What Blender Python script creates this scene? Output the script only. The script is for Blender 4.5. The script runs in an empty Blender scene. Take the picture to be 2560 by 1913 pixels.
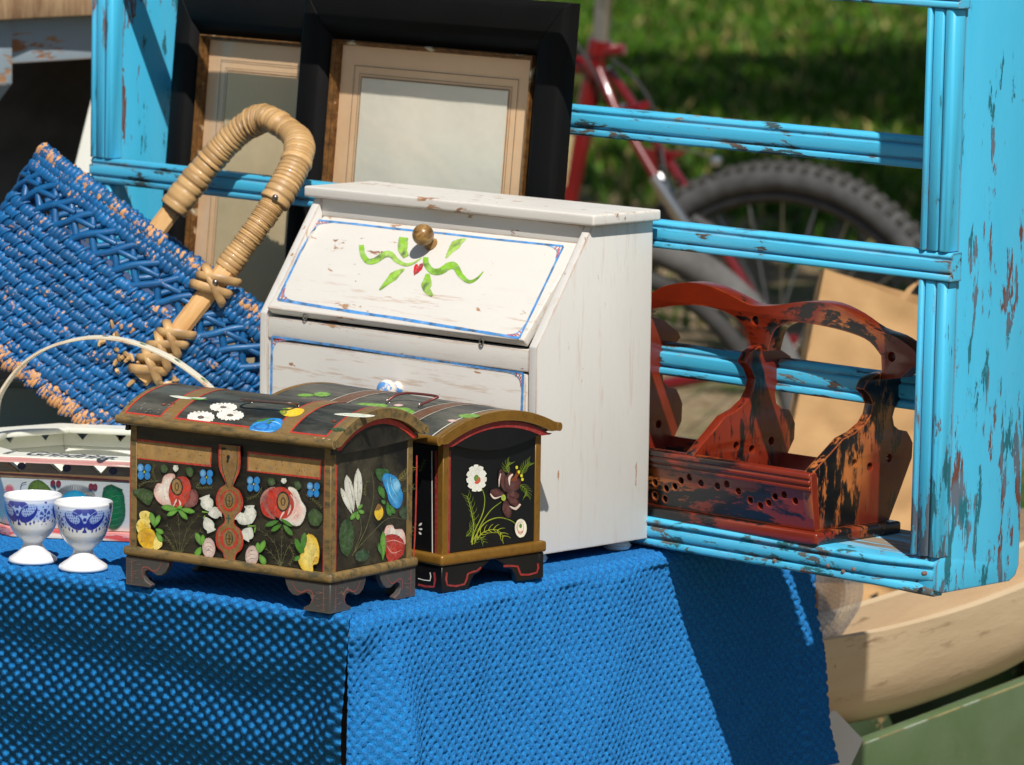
import bpy, bmesh, math, random
from math import sin, cos, tan, pi, radians, degrees, sqrt, atan2, floor, exp, hypot
from mathutils import Vector, Matrix, noise
from mathutils.geometry import tessellate_polygon

random.seed(7)
SC = bpy.context.scene
COL = SC.collection

# ------------------------------------------------------------------ camera
FPX = 12150.0; PITCH = radians(7.32); ROLL = radians(0.83); CX, CY = 1280.0, 956.5
ZT = 0.66                                    # height of the cloth-covered table top
_a = radians(53.5)
D_ = Vector((-cos(_a) * cos(PITCH), sin(_a) * cos(PITCH), -sin(PITCH)))
_r = Vector((sin(_a), cos(_a), 0)); _u = _r.cross(D_)
R_ = cos(ROLL) * _r + sin(ROLL) * _u
U_ = -sin(ROLL) * _r + cos(ROLL) * _u
def rdir(p): return D_ + R_ * ((p[0] - CX) / FPX) - U_ * ((p[1] - CY) / FPX)
CAM = Vector((0, 0, ZT)) - rdir((890, 1545)) * 3.70
cam_d = bpy.data.cameras.new('camera'); cam = bpy.data.objects.new('camera', cam_d); COL.objects.link(cam)
cam.matrix_world = Matrix(((R_.x, U_.x, -D_.x, CAM.x), (R_.y, U_.y, -D_.y, CAM.y), (R_.z, U_.z, -D_.z, CAM.z), (0, 0, 0, 1)))
cam_d.sensor_width = 36; cam_d.lens = FPX / 2560 * 36; cam_d.clip_start = 0.1; cam_d.clip_end = 500
cam_d.dof.use_dof = True; cam_d.dof.focus_distance = 3.85; cam_d.dof.aperture_fstop = 16
SC.camera = cam
SC.cycles.transparent_max_bounces = 32
SC.render.resolution_x = 1024; SC.render.resolution_y = 765

# ------------------------------------------------------------------ light
SUN_TRAVEL = Vector((-0.88, 0.86, -1.55)).normalized()
elev = math.asin(-SUN_TRAVEL.z)
azim = atan2(-SUN_TRAVEL.x, -SUN_TRAVEL.y)           # clockwise from +Y
W = bpy.data.worlds.new('World'); SC.world = W; W.use_nodes = True
_n = W.node_tree.nodes; _l = W.node_tree.links
sky = _n.new('ShaderNodeTexSky'); sky.sky_type = 'NISHITA'; sky.sun_disc = False
sky.sun_elevation = elev; sky.sun_rotation = azim; sky.altitude = 100
_n['Background'].inputs['Strength'].default_value = 0.065
_l.new(sky.outputs[0], _n['Background'].inputs['Color'])
sun_d = bpy.data.lights.new('sun', 'SUN'); sun_d.energy = 5.0; sun_d.angle = radians(0.53); sun_d.color = (1.0, 0.955, 0.89)
sun = bpy.data.objects.new('sun', sun_d); COL.objects.link(sun)
sun.rotation_euler = SUN_TRAVEL.to_track_quat('-Z', 'Y').to_euler(); sun.location = (2, -3, 6)
SC.view_settings.view_transform = 'Standard'; SC.view_settings.look = 'None'
SC.view_settings.exposure = 0.0; SC.view_settings.gamma = 1.0
SC.view_settings.use_curve_mapping = False

# ------------------------------------------------------------------ geometry helpers
def on_z(p, z): v = rdir(p); return CAM + v * ((z - CAM.z) / v.z)
def on_plane(p, p0, n): v = rdir(p); return CAM + v * ((p0 - CAM).dot(n) / v.dot(n))
def at_depth(p, t): return CAM + rdir(p) * t
def Z(ox, oy, s): return lambda x, y: (ox + x * s, oy + y * s)
Z4 = Z(280, 940, 0.3751); Z5 = Z(640, 940, 0.37506); Z6 = Z(620, 420, 0.4792); Z7 = Z(1560, 660, 0.48397)

def s2l(c): return c / 12.92 if c <= 0.04045 else ((c + 0.055) / 1.055) ** 2.4
def rgb(r, g, b, k=1.0): return (s2l(r / 255) * k, s2l(g / 255) * k, s2l(b / 255) * k, 1.0)
def mixc(a, b, t): return tuple(a[i] * (1 - t) + b[i] * t for i in range(3)) + (1.0,)
def smst(a, b, x):
    t = min(1, max(0, (x - a) / (b - a))); return t * t * (3 - 2 * t)

class T:
    """a thing: an Empty with its own matrix"""
    def __init__(s, name, label, cat, M, group=None):
        s.o = bpy.data.objects.new(name, None); COL.objects.link(s.o)
        s.o.empty_display_size = 0.05
        s.o.matrix_world = M; s.M = M.copy(); s.Mi = M.inverted()
        s.o['label'] = label; s.o['category'] = cat
        if group: s.o['group'] = group
    def px_plane(s, p, p0, n):
        """pixel -> local point on a local plane"""
        w0 = s.M @ Vector(p0); wn = (s.M.to_3x3() @ Vector(n)).normalized()
        return s.Mi @ on_plane(p, w0, wn)
def mat_xf(loc, yaw=0, tx=0, ty=0):
    return Matrix.Translation(Vector(loc)) @ Matrix.Rotation(yaw, 4, 'Z') @ Matrix.Rotation(ty, 4, 'Y') @ Matrix.Rotation(tx, 4, 'X')
def basis(o, e1, e2, e3):
    return Matrix(((e1.x, e2.x, e3.x, o.x), (e1.y, e2.y, e3.y, o.y), (e1.z, e2.z, e3.z, o.z), (0, 0, 0, 1)))
def tag(o, label=None, cat=None, group=None, kind=None):
    if label: o['label'] = label
    if cat: o['category'] = cat
    if group: o['group'] = group
    if kind: o['kind'] = kind
    return o

def catmull(pts, n=6, closed=True):
    P = [Vector(p) for p in pts]; m = len(P); out = []
    for i in range(m if closed else m - 1):
        p0 = P[(i - 1) % m] if closed or i > 0 else P[i]
        p1 = P[i]; p2 = P[(i + 1) % m]
        p3 = P[(i + 2) % m] if closed or i + 2 < m else p2
        for k in range(n):
            t = k / n
            out.append(0.5 * ((2 * p1) + (p2 - p0) * t + (2 * p0 - 5 * p1 + 4 * p2 - p3) * t * t + (3 * p1 - p0 - 3 * p2 + p3) * t ** 3))
    if not closed: out.append(P[-1])
    return out

class MB:
    def __init__(s): s.v = []; s.f = []; s.c = []; s.w = []
    def add(s, v, f, col=None, w=None):
        o = len(s.v); s.v += [tuple(p) for p in v]; s.f += [tuple(i + o for i in q) for q in f]
        if col is not None:
            s.c += (list(col) if isinstance(col, list) else [col] * len(v))
        if w is not None: s.w += (list(w) if isinstance(w, list) else [w] * len(v))
        return s
    def box(s, x0, x1, y0, y1, z0, z1, col=None):
        v = [(x0, y0, z0), (x1, y0, z0), (x1, y1, z0), (x0, y1, z0), (x0, y0, z1), (x1, y0, z1), (x1, y1, z1), (x0, y1, z1)]
        return s.add(v, [(3, 2, 1, 0), (4, 5, 6, 7), (0, 1, 5, 4), (1, 2, 6, 5), (2, 3, 7, 6), (3, 0, 4, 7)], col)
    def prism(s, out, t0, t1, fn, holes=(), col=None):
        """2-D outline (p,q), optional holes, extruded from t0 to t1 through fn(p,q,t)"""
        loops = [[Vector((a[0], a[1], 0)) for a in out]] + [[Vector((a[0], a[1], 0)) for a in h] for h in holes]
        tri = tessellate_polygon(loops); flat = [p for L in loops for p in L]; n = len(flat)
        v = [fn(p.x, p.y, t0) for p in flat] + [fn(p.x, p.y, t1) for p in flat]
        f = [tuple(t) for t in tri] + [tuple(i + n for i in reversed(t)) for t in tri]
        o = 0
        for L in loops:
            m = len(L)
            for i in range(m):
                j = (i + 1) % m; f.append((o + i, o + i + n, o + j + n, o + j))
            o += m
        return s.add(v, f, col)
    def tube(s, path, r, n=8, closed=False, caps=True, up=None, col=None, flat=1.0, w=None):
        P = [Vector(p) for p in path]; m = len(P); v = []; cc = []; ww = []
        prev = None
        for i in range(m):
            t = (P[(i + 1) % m] - P[i - 1]) if closed else (P[min(i + 1, m - 1)] - P[max(i - 1, 0)])
            if t.length < 1e-9: t = Vector((0, 0, 1))
            t.normalize()
            if prev is None:
                a = up if up else (Vector((0, 0, 1)) if abs(t.z) < 0.9 else Vector((1, 0, 0)))
            else: a = prev
            b = (a - t * a.dot(t)).normalized(); prev = b; c = t.cross(b)
            ri = r[i] if isinstance(r, (list, tuple)) else r
            for k in range(n):
                q = 2 * pi * k / n
                v.append(P[i] + b * (cos(q) * ri) + c * (sin(q) * ri * flat))
            if col is not None: cc += [col[i] if isinstance(col, list) else col] * n
            if w is not None: ww += [w[i] if isinstance(w, list) else w] * n
        f = []
        for i in range(m if closed else m - 1):
            j = (i + 1) % m
            for k in range(n):
                l = (k + 1) % n; f.append((i * n + k, i * n + l, j * n + l, j * n + k))
        if caps and not closed:
            f.append(tuple(range(n - 1, -1, -1))); f.append(tuple((m - 1) * n + k for k in range(n)))
        return s.add(v, f, cc if col is not None else None, ww if w is not None else None)
    def lathe(s, prof, n=32, M=None, col=None):
        v = []; f = []; m = len(prof); cc = []
        for i, (r, z) in enumerate(prof):
            for k in range(n):
                a = 2 * pi * k / n; p = Vector((r * cos(a), r * sin(a), z)); v.append(M @ p if M else p)
                if callable(col): cc.append(col(i, a, r, z))
        for i in range(m - 1):
            for k in range(n):
                l = (k + 1) % n; f.append((i * n + k, i * n + l, (i + 1) * n + l, (i + 1) * n + k))
        if prof[0][0] > 1e-6: f.append(tuple(range(n - 1, -1, -1)))
        if prof[-1][0] > 1e-6: f.append(tuple((m - 1) * n + k for k in range(n)))
        return s.add(v, f, cc if callable(col) else col)
    def grid(s, nu, nv, fn, col=None, w=None, closed_u=False):
        v = []; cc = []; ww = []
        for i in range(nu):
            for j in range(nv):
                v.append(fn(i, j))
                if col: cc.append(col(i, j))
                if w: ww.append(w(i, j))
        f = []
        for i in range(nu if closed_u else nu - 1):
            k = (i + 1) % nu
            for j in range(nv - 1): f.append((i * nv + j, k * nv + j, k * nv + j + 1, i * nv + j + 1))
        return s.add(v, f, cc if col else None, ww if w else None)
    def build(s, name, mat, parent=None, bevel=0, seg=2, smooth=None, kind=None, fix=True):
        me = bpy.data.meshes.new(name); me.from_pydata(s.v, [], s.f); 
        if s.c and len(s.c) == len(s.v):
            at = me.color_attributes.new('Col', 'FLOAT_COLOR', 'POINT')
            at.data.foreach_set('color', [x for c in s.c for x in (c if len(c) == 4 else tuple(c) + (1,))])
        if s.w and len(s.w) == len(s.v):
            at = me.attributes.new('wear', 'FLOAT', 'POINT'); at.data.foreach_set('value', s.w)
        if fix or bevel:
            bm = bmesh.new(); bm.from_mesh(me)
            if fix: bmesh.ops.recalc_face_normals(bm, faces=bm.faces)
            if bevel:
                es = [e for e in bm.edges if len(e.link_faces) == 2 and e.calc_face_angle(0) > radians(28)]
                bmesh.ops.bevel(bm, geom=es, offset=bevel, segments=seg, profile=0.6, affect='EDGES', clamp_overlap=True)
            bm.to_mesh(me); bm.free()
        if smooth is None: smooth = 40 if bevel else 0
        if smooth:
            me.polygons.foreach_set('use_smooth', [True] * len(me.polygons))
            me.set_sharp_from_angle(angle=radians(smooth))
        me.materials.append(mat); me.update()
        o = bpy.data.objects.new(name, me); COL.objects.link(o)
        if parent is not None: o.parent = parent.o if isinstance(parent, T) else parent
        if kind: o['kind'] = kind
        return o

def copy_tree(o, parent=None):
    c = o.copy(); COL.objects.link(c); c.parent = parent
    for ch in list(o.children): copy_tree(ch, c)
    return c

# ------------------------------------------------------------------ materials
class NT:
    def __init__(s, name):
        s.m = bpy.data.materials.new(name); s.m.use_nodes = True; s.t = s.m.node_tree
        s.b = s.t.nodes['Principled BSDF']; s.out = s.t.nodes['Material Output']
    def n(s, typ, **k):
        x = s.t.nodes.new('ShaderNode' + typ)
        for a, b in k.items(): setattr(x, a, b)
        return x
    def l(s, a, b): s.t.links.new(a, b)
    def coord(s, scale=(1, 1, 1), kind='Object'):
        tc = s.n('TexCoord'); mp = s.n('Mapping'); mp.inputs['Scale'].default_value = scale
        oi = s.n('ObjectInfo'); ad = s.n('VectorMath', operation='ADD')
        s.l(tc.outputs[kind], ad.inputs[0])
        ml = s.n('Math', operation='MULTIPLY'); s.l(oi.outputs['Random'], ml.inputs[0]); ml.inputs[1].default_value = 7.0
        s.l(ml.outputs[0], ad.inputs[1]); s.l(ad.outputs[0], mp.inputs[0])
        return mp.outputs[0]
    def noise(s, vec, scale=5, detail=4, rough=0.55, dist=0.0):
        x = s.n('TexNoise'); s.l(vec, x.inputs['Vector']); x.inputs['Scale'].default_value = scale
        x.inputs['Detail'].default_value = detail; x.inputs['Roughness'].default_value = rough; x.inputs['Distortion'].default_value = dist
        return x.outputs['Fac']
    def ramp(s, fac, stops, interp='LINEAR'):
        x = s.n('ValToRGB'); x.color_ramp.interpolation = interp
        e = x.color_ramp.elements
        while len(e) < len(stops): e.new(0.5)
        for i, (p, c) in enumerate(stops):
            e[i].position = p; e[i].color = c if not isinstance(c, (int, float)) else (c, c, c, 1)
        s.l(fac, x.inputs[0]); return x.outputs[0]
    def mix(s, fac, a, b, mode='MIX'):
        x = s.n('Mix', data_type='RGBA', blend_type=mode)
        for i, q in ((0, fac), (6, a), (7, b)):
            if hasattr(q, 'is_linked') or hasattr(q, 'links'): s.l(q, x.inputs[i])
            else: x.inputs[i].default_value = q
        return x.outputs[2]
    def math(s, op, a, b=0.0, clamp=False):
        x = s.n('Math', operation=op); x.use_clamp = clamp
        for i, q in ((0, a), (1, b)):
            if hasattr(q, 'links'): s.l(q, x.inputs[i])
            else: x.inputs[i].default_value = q
        return x.outputs[0]
    def attr(s, name, out='Color'):
        x = s.n('Attribute'); x.attribute_name = name; return x.outputs[out]
    def bump(s, h, strength=0.3, dist=0.001, nrm=None):
        x = s.n('Bump'); x.inputs['Strength'].default_value = strength; x.inputs['Distance'].default_value = dist
        s.l(h, x.inputs['Height'])
        if nrm: s.l(nrm, x.inputs['Normal'])
        s.l(x.outputs[0], s.b.inputs['Normal']); return x.outputs[0]
    def edge(s, radius=0.003, lo=0.02, hi=0.25):
        bv = s.n('Bevel', samples=4); bv.inputs['Radius'].default_value = radius
        g = s.n('NewGeometry'); dt = s.n('VectorMath', operation='DOT_PRODUCT')
        s.l(bv.outputs[0], dt.inputs[0]); s.l(g.outputs['Normal'], dt.inputs[1])
        i = s.math('SUBTRACT', 1.0, dt.outputs['Value'])
        mr = s.n('MapRange'); s.l(i, mr.inputs[0]); mr.inputs[1].default_value = lo; mr.inputs[2].default_value = hi
        return mr.outputs[0]
    def base(s, c, rough=0.5, metal=0.0, spec=0.5):
        if hasattr(c, 'links'): s.l(c, s.b.inputs['Base Color'])
        else: s.b.inputs['Base Color'].default_value = c
        if hasattr(rough, 'links'): s.l(rough, s.b.inputs['Roughness'])
        else: s.b.inputs['Roughness'].default_value = rough
        s.b.inputs['Metallic'].default_value = metal; s.b.inputs['Specular IOR Level'].default_value = spec
        return s.m

def m_plain(name, c, rough=0.5, metal=0.0, var=0.12, vs=40, bump=0.15):
    t = NT(name); v = t.coord()
    f = t.noise(v, vs, 4); col = t.mix(f, mixc(c, (0, 0, 0, 1), var), mixc(c, (1, 1, 1, 1), var * 0.4))
    t.bump(t.noise(v, vs * 6, 3), bump, 0.0006); return t.base(col, rough, metal)

def m_chipped(name, paint, unders, grain=(1, 1, 1), scale=30, amount=0.42, edge=0.5, rough=0.42, tone=0.12, bump=0.5, low=None, scratch=0.0, spec=0.5, sgrain=(0.08, 1, 1)):
    """old paint with chips that bare the layers underneath"""
    t = NT(name); v = t.coord(grain)
    big = t.noise(v, scale * 0.22, 4, 0.6); fine = t.noise(v, scale, 6, 0.68, 0.3)
    sel = t.noise(v, scale * 0.5, 2, 0.5)
    k = t.math('ADD', t.math('MULTIPLY', big, 0.35), t.math('MULTIPLY', fine, 0.65))
    if edge > 0: k = t.math('SUBTRACT', k, t.math('MULTIPLY', t.edge(), edge * 0.2))
    if low:
        sx = t.n('SeparateXYZ'); t.l(t.n('TexCoord').outputs['Object'], sx.inputs[0]); mr = t.n('MapRange', interpolation_type='SMOOTHSTEP'); t.l(sx.outputs['Z'], mr.inputs[0])
        mr.inputs[1].default_value = low[0]; mr.inputs[2].default_value = low[1]; mr.inputs[3].default_value = low[2]; mr.inputs[4].default_value = 0.0
        k = t.math('SUBTRACT', k, mr.outputs[0])
    mask = t.ramp(k, [(amount - 0.012, 1.0), (amount + 0.004, 0.0)])
    under = unders[0]
    for i, u in enumerate(unders[1:]):
        under = t.mix(t.ramp(sel, [(0.42 + 0.1 * i, 0.0), (0.47 + 0.1 * i, 1.0)]), under, u)
    tn = t.noise(v, scale * 0.35, 5, 0.6)
    p = t.mix(tn, mixc(paint, (0, 0, 0, 1), tone), mixc(paint, (1, 1, 1, 1), tone * 0.6))
    gr = t.noise(t.coord(tuple(g * 3 for g in grain)), scale * 2.2, 3)
    p = t.mix(t.math('MULTIPLY', gr, 0.25), p, mixc(paint, (0, 0, 0, 1), 0.25))
    if scratch:
        sv = t.coord(sgrain); sn = t.noise(sv, 190, 4, 0.7); sb = t.noise(sv, 16, 3)
        p = t.mix(t.math('MULTIPLY', t.ramp(sn, [(0.56, 0.0), (0.66, scratch)]), t.ramp(sb, [(0.40, 0.0), (0.62, 1.0)])), p, unders[-1])
    c = t.mix(mask, p, under)
    h = t.math('SUBTRACT', t.math('MULTIPLY', gr, 0.25), mask)
    t.bump(h, bump, 0.0008)
    return t.base(c, t.mix(mask, (rough,) * 3 + (1,), (0.75,) * 3 + (1,)), 0.0, spec)

def m_wood(name, c1, c2, grain=(1, 1, 8), scale=14, rough=0.6, edge=None, bump=0.25, ring=0.5):
    t = NT(name); v = t.coord(grain)
    f = t.noise(v, scale, 6, 0.6, 0.6); g = t.noise(v, scale * 5, 4, 0.6)
    k = t.math('ADD', t.math('MULTIPLY', f, 0.65), t.math('MULTIPLY', g, 0.35))
    c = t.mix(t.ramp(k, [(0.32, 0.0), (0.66, 1.0)]), c1, c2)
    if edge: c = t.mix(t.math('MULTIPLY', t.edge(0.002), t.ramp(t.noise(v, scale * 3, 3), [(0.4, 0.0), (0.6, 1.0)])), c, edge)
    t.bump(k, bump, 0.0008); return t.base(c, rough)

def m_vcol(name, rough=0.45, streak=0.2, bump=0.15, scale=120, fade=None, spec=0.5):
    """hand-painted colour carried by the mesh, with brush streaks"""
    t = NT(name); v = t.coord()
    f = t.noise(v, scale, 4, 0.6, 0.5)
    c = t.mix(t.math('MULTIPLY', t.ramp(f, [(0.45, 0.0), (0.75, 1.0)]), streak * 0.35), t.attr('Col'), (0.8, 0.78, 0.7, 1), 'MIX')
    c = t.mix(t.math('MULTIPLY', t.ramp(t.noise(v, scale * 0.5, 3), [(0.45, 0.0), (0.8, 1.0)]), streak * 1.2), c, (0.03, 0.03, 0.03, 1))
    if fade:
        k = t.ramp(t.noise(v, scale * 1.3, 5, 0.7), [(0.585, 0.0), (0.70, 0.85)]); c = t.mix(k, c, fade)
    t.bump(f, bump, 0.0004); m = t.base(c, rough, 0, spec)
    al = t.attr('Col', 'Alpha'); br = t.noise(t.coord((1, 1, 1)), scale * 5, 3, 0.7)
    t.l(t.ramp(t.math('ADD', al, t.math('MULTIPLY', t.math('SUBTRACT', br, 0.5), 0.9)), [(0.34, 0.0), (0.60, 1.0)]), t.b.inputs['Alpha'])
    return m

class Decal:
    """flat hand-painted marks lying a hair above a surface of a thing; fn(px, offset) -> local point; alpha fades ragged at the brush edge"""
    def __init__(s, fn): s.fn = fn; s.mb = MB(); s.k = 0; s.step = 0.000006
    def _off(s): s.k += 1; return 0.00016 + s.k * s.step
    def blob(s, pts, col, cc=None, n=4, smooth=True, jit=0.0, mid=None):
        P = [(p.x, p.y) for p in catmull([(a[0], a[1], 0) for a in pts], n)] if smooth else [tuple(p) for p in pts]
        o = s._off(); cx = sum(p[0] for p in P) / len(P); cy = sum(p[1] for p in P) / len(P)
        cc = cc or col; m = len(P); v = []; c = []
        for k, al, t in ((1.03, 0.0, 0.0), (0.84, 1.0, 0.15), (0.5, 1.0, 0.75)):
            ph = random.uniform(0, 6.28); fq = random.choice((3, 4, 5))
            for q, p in enumerate(P):
                v.append(s.fn((cx + (p[0] - cx) * k, cy + (p[1] - cy) * k), o))
                b = 1 + max(jit, 0.06) * (sin(ph + fq * 2 * pi * q / m) + random.uniform(-0.7, 0.7)); x = mixc(col, cc, t)
                c.append((x[0] * b, x[1] * b, x[2] * b, al))
        v.append(s.fn((cx, cy), o)); c.append(tuple(cc[:3]) + (1.0,)); f = []
        for i in range(m):
            j = (i + 1) % m; f += [(i, j, m + j, m + i), (m + i, m + j, 2 * m + j, 2 * m + i), (2 * m + i, 2 * m + j, 3 * m)]
        s.mb.add(v, f, c)
    def poly(s, pts, col):
        o = s._off(); tri = tessellate_polygon([[Vector((p[0], p[1], 0)) for p in pts]])
        s.mb.add([s.fn(p, o) for p in pts], [tuple(t) for t in tri], col)
    def ell(s, c, rx, ry, col, cc=None, rot=0.0, n=20):
        pts = []
        for k in range(n):
            a = 2 * pi * k / n; x, y = rx * cos(a), ry * sin(a)
            pts.append((c[0] + x * cos(rot) - y * sin(rot), c[1] + x * sin(rot) + y * cos(rot)))
        s.blob(pts, col, cc, smooth=False)
    def petal(s, a, b, w, col, cc=None, tip=0.0):
        """leaf from a to b, widest w"""
        dx, dy = b[0] - a[0], b[1] - a[1]; L = hypot(dx, dy) or 1; nx, ny = -dy / L, dx / L
        pts = []
        for t, k in ((0, 0.15), (0.3, 0.8), (0.6, 1.0), (0.85, 0.7), (1.0, 0.05 + tip)):
            pts.append((a[0] + dx * t + nx * w * k / 2, a[1] + dy * t + ny * w * k / 2))
        for t, k in ((1.0, 0.05 + tip), (0.85, 0.7), (0.6, 1.0), (0.3, 0.8), (0, 0.15)):
            pts.append((a[0] + dx * t - nx * w * k / 2, a[1] + dy * t - ny * w * k / 2))
        s.blob(pts, col, cc, n=3)
    def stroke(s, pts, w, col, taper=(1, 1), closed=False, n=5, col2=None):
        P = [(p.x, p.y) for p in catmull([(a[0], a[1], 0) for a in pts], n, closed)] if n > 1 else [tuple(p) for p in pts]
        if closed: P.append(P[0])
        o = s._off(); m = len(P); v = []; c = []
        for i, p in enumerate(P):
            a = P[max(i - 1, 0)]; b = P[min(i + 1, m - 1)]
            if closed and i in (0, m - 1): a = P[m - 2]; b = P[1]
            dx, dy = b[0] - a[0], b[1] - a[1]; L = hypot(dx, dy) or 1; nx, ny = -dy / L, dx / L
            t = i / (m - 1); k = w / 2 * (taper[0] * (1 - t) + taper[1] * t) * random.uniform(0.88, 1.1)
            if len(taper) == 3: k = w / 2 * (taper[0] * (1 - 2 * t) + taper[1] * 2 * t if t < 0.5 else taper[1] * (2 - 2 * t) + taper[2] * (2 * t - 1))
            cc = mixc(col, col2, t) if col2 else col; b = random.uniform(0.92, 1.06)
            for e, al in ((1.12, 0.0), (0.62, 1.0), (-0.62, 1.0), (-1.12, 0.0)):
                v.append(s.fn((p[0] + nx * k * e, p[1] + ny * k * e), o)); c.append((cc[0] * b, cc[1] * b, cc[2] * b, al))
        s.mb.add(v, [(4 * i + q, 4 * i + q + 1, 4 * i + q + 5, 4 * i + q + 4) for i in range(m - 1) for q in range(3)], c)
    def cut(s, name, mat, parent):
        """close the marks drawn so far as one painted motif and go on"""
        if s.mb.v: s.mb.build(name, mat, parent, fix=False)
        s.mb = MB()
    def build(s, name, mat, parent): return s.mb.build(name, mat, parent, fix=False)
def plane_fn(th, p0, n, zz=None):
    n = Vector(n).normalized(); p0 = Vector(p0)
    if zz: return lambda p, o: th.px_plane(zz(p[0], p[1]), p0 + n * o, n)
    return lambda p, o: th.px_plane(p, p0 + n * o, n)
# ================================================================== SETTING: ground, grass, shade tree
def build_ground():
    t = NT('soil_and_turf'); tc = t.n('TexCoord'); v = tc.outputs['Object']
    a = t.noise(v, 0.55, 5, 0.6); b = t.noise(v, 6, 6, 0.7); c = t.noise(v, 60, 4, 0.7)
    soil = t.mix(b, rgb(96, 80, 58), rgb(158, 136, 104)); soil = t.mix(t.ramp(c, [(0.5, 0.0), (0.62, 1.0)]), soil, rgb(182, 164, 136))
    green = t.mix(b, rgb(26, 46, 12), rgb(72, 108, 30))
    k = t.math('ADD', t.math('MULTIPLY', a, 0.6), t.math('MULTIPLY', b, 0.4))
    t.bump(c, 0.8, 0.02)
    m = t.base(t.mix(t.ramp(k, [(0.50, 0.0), (0.58, 1.0)]), soil, green), 0.95, 0, 0.1)
    mb = MB()
    def fn(i, j):
        x = -46 + i * 1.0; y = -40 + j * 1.0
        return (x, y, 0.03 * noise.noise(Vector((x * 0.3, y * 0.3, 0))))
    mb.grid(82, 92, fn)
    o = mb.build('ground', m, smooth=180); tag(o, 'bare soil and short turf of the park ground', kind='structure')
build_ground()

def build_grass():
    t = NT('grass_blade'); f = t.attr('Col')
    t.b.inputs['Subsurface Weight'].default_value = 0.0
    m = t.base(f, 0.55, 0, 0.3)
    tr = t.n('BsdfTranslucent'); t.l(f, tr.inputs[0]); mx = t.n('MixShader'); mx.inputs[0].default_value = 0.35
    t.l(t.b.outputs[0], mx.inputs[1]); t.l(tr.outputs[0], mx.inputs[2]); t.l(mx.outputs[0], t.out.inputs[0])
    rnd = random.Random(3); mb = MB(); V = []; Fc = []; Cc = []
    dh = Vector((D_.x, D_.y, 0)).normalized(); rh = Vector((R_.x, R_.y, 0)).normalized()
    c0 = Vector((CAM.x, CAM.y, 0)); n = 0
    for _ in range(120000):
        dist = 7.4 + 25 * rnd.random() ** 1.25; half = dist * 0.108 * 1.45 + 0.2
        p = c0 + dh * dist + rh * rnd.uniform(-half, half)
        k = noise.noise(Vector((p.x * 0.55, p.y * 0.55, 3))) * 0.6 + noise.noise(Vector((p.x * 1.7, p.y * 1.7, 9))) * 0.55
        dens = smst(9.5, 17.0, dist) * 1.0 - 0.52
        if k + dens + rnd.uniform(-0.25, 0.25) < 0.0: continue
        h = rnd.uniform(0.03, 0.085) * (0.6 + 0.5 * smst(8, 14, dist)); a = rnd.uniform(0, 2 * pi); w = rnd.uniform(0.004, 0.009) * (dist / 9)
        le = rnd.uniform(0.1, 0.8) * h; b = rnd.uniform(0, 2 * pi)
        tx, ty = cos(a) * w, sin(a) * w; o = len(V)
        lx, ly = cos(b) * le, sin(b) * le
        V += [(p.x - tx, p.y - ty, 0), (p.x + tx, p.y + ty, 0), (p.x + tx * 0.7 + lx * 0.35, p.y + ty * 0.7 + ly * 0.35, h * 0.6),
              (p.x - tx * 0.7 + lx * 0.35, p.y - ty * 0.7 + ly * 0.35, h * 0.6), (p.x + lx, p.y + ly, h)]
        Fc += [(o, o + 1, o + 2, o + 3), (o + 3, o + 2, o + 4)]
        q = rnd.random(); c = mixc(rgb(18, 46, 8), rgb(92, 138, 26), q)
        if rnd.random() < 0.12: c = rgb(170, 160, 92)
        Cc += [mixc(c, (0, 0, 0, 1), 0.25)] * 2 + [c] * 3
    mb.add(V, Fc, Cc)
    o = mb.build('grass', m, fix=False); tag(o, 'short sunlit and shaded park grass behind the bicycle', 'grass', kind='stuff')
build_grass()

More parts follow.
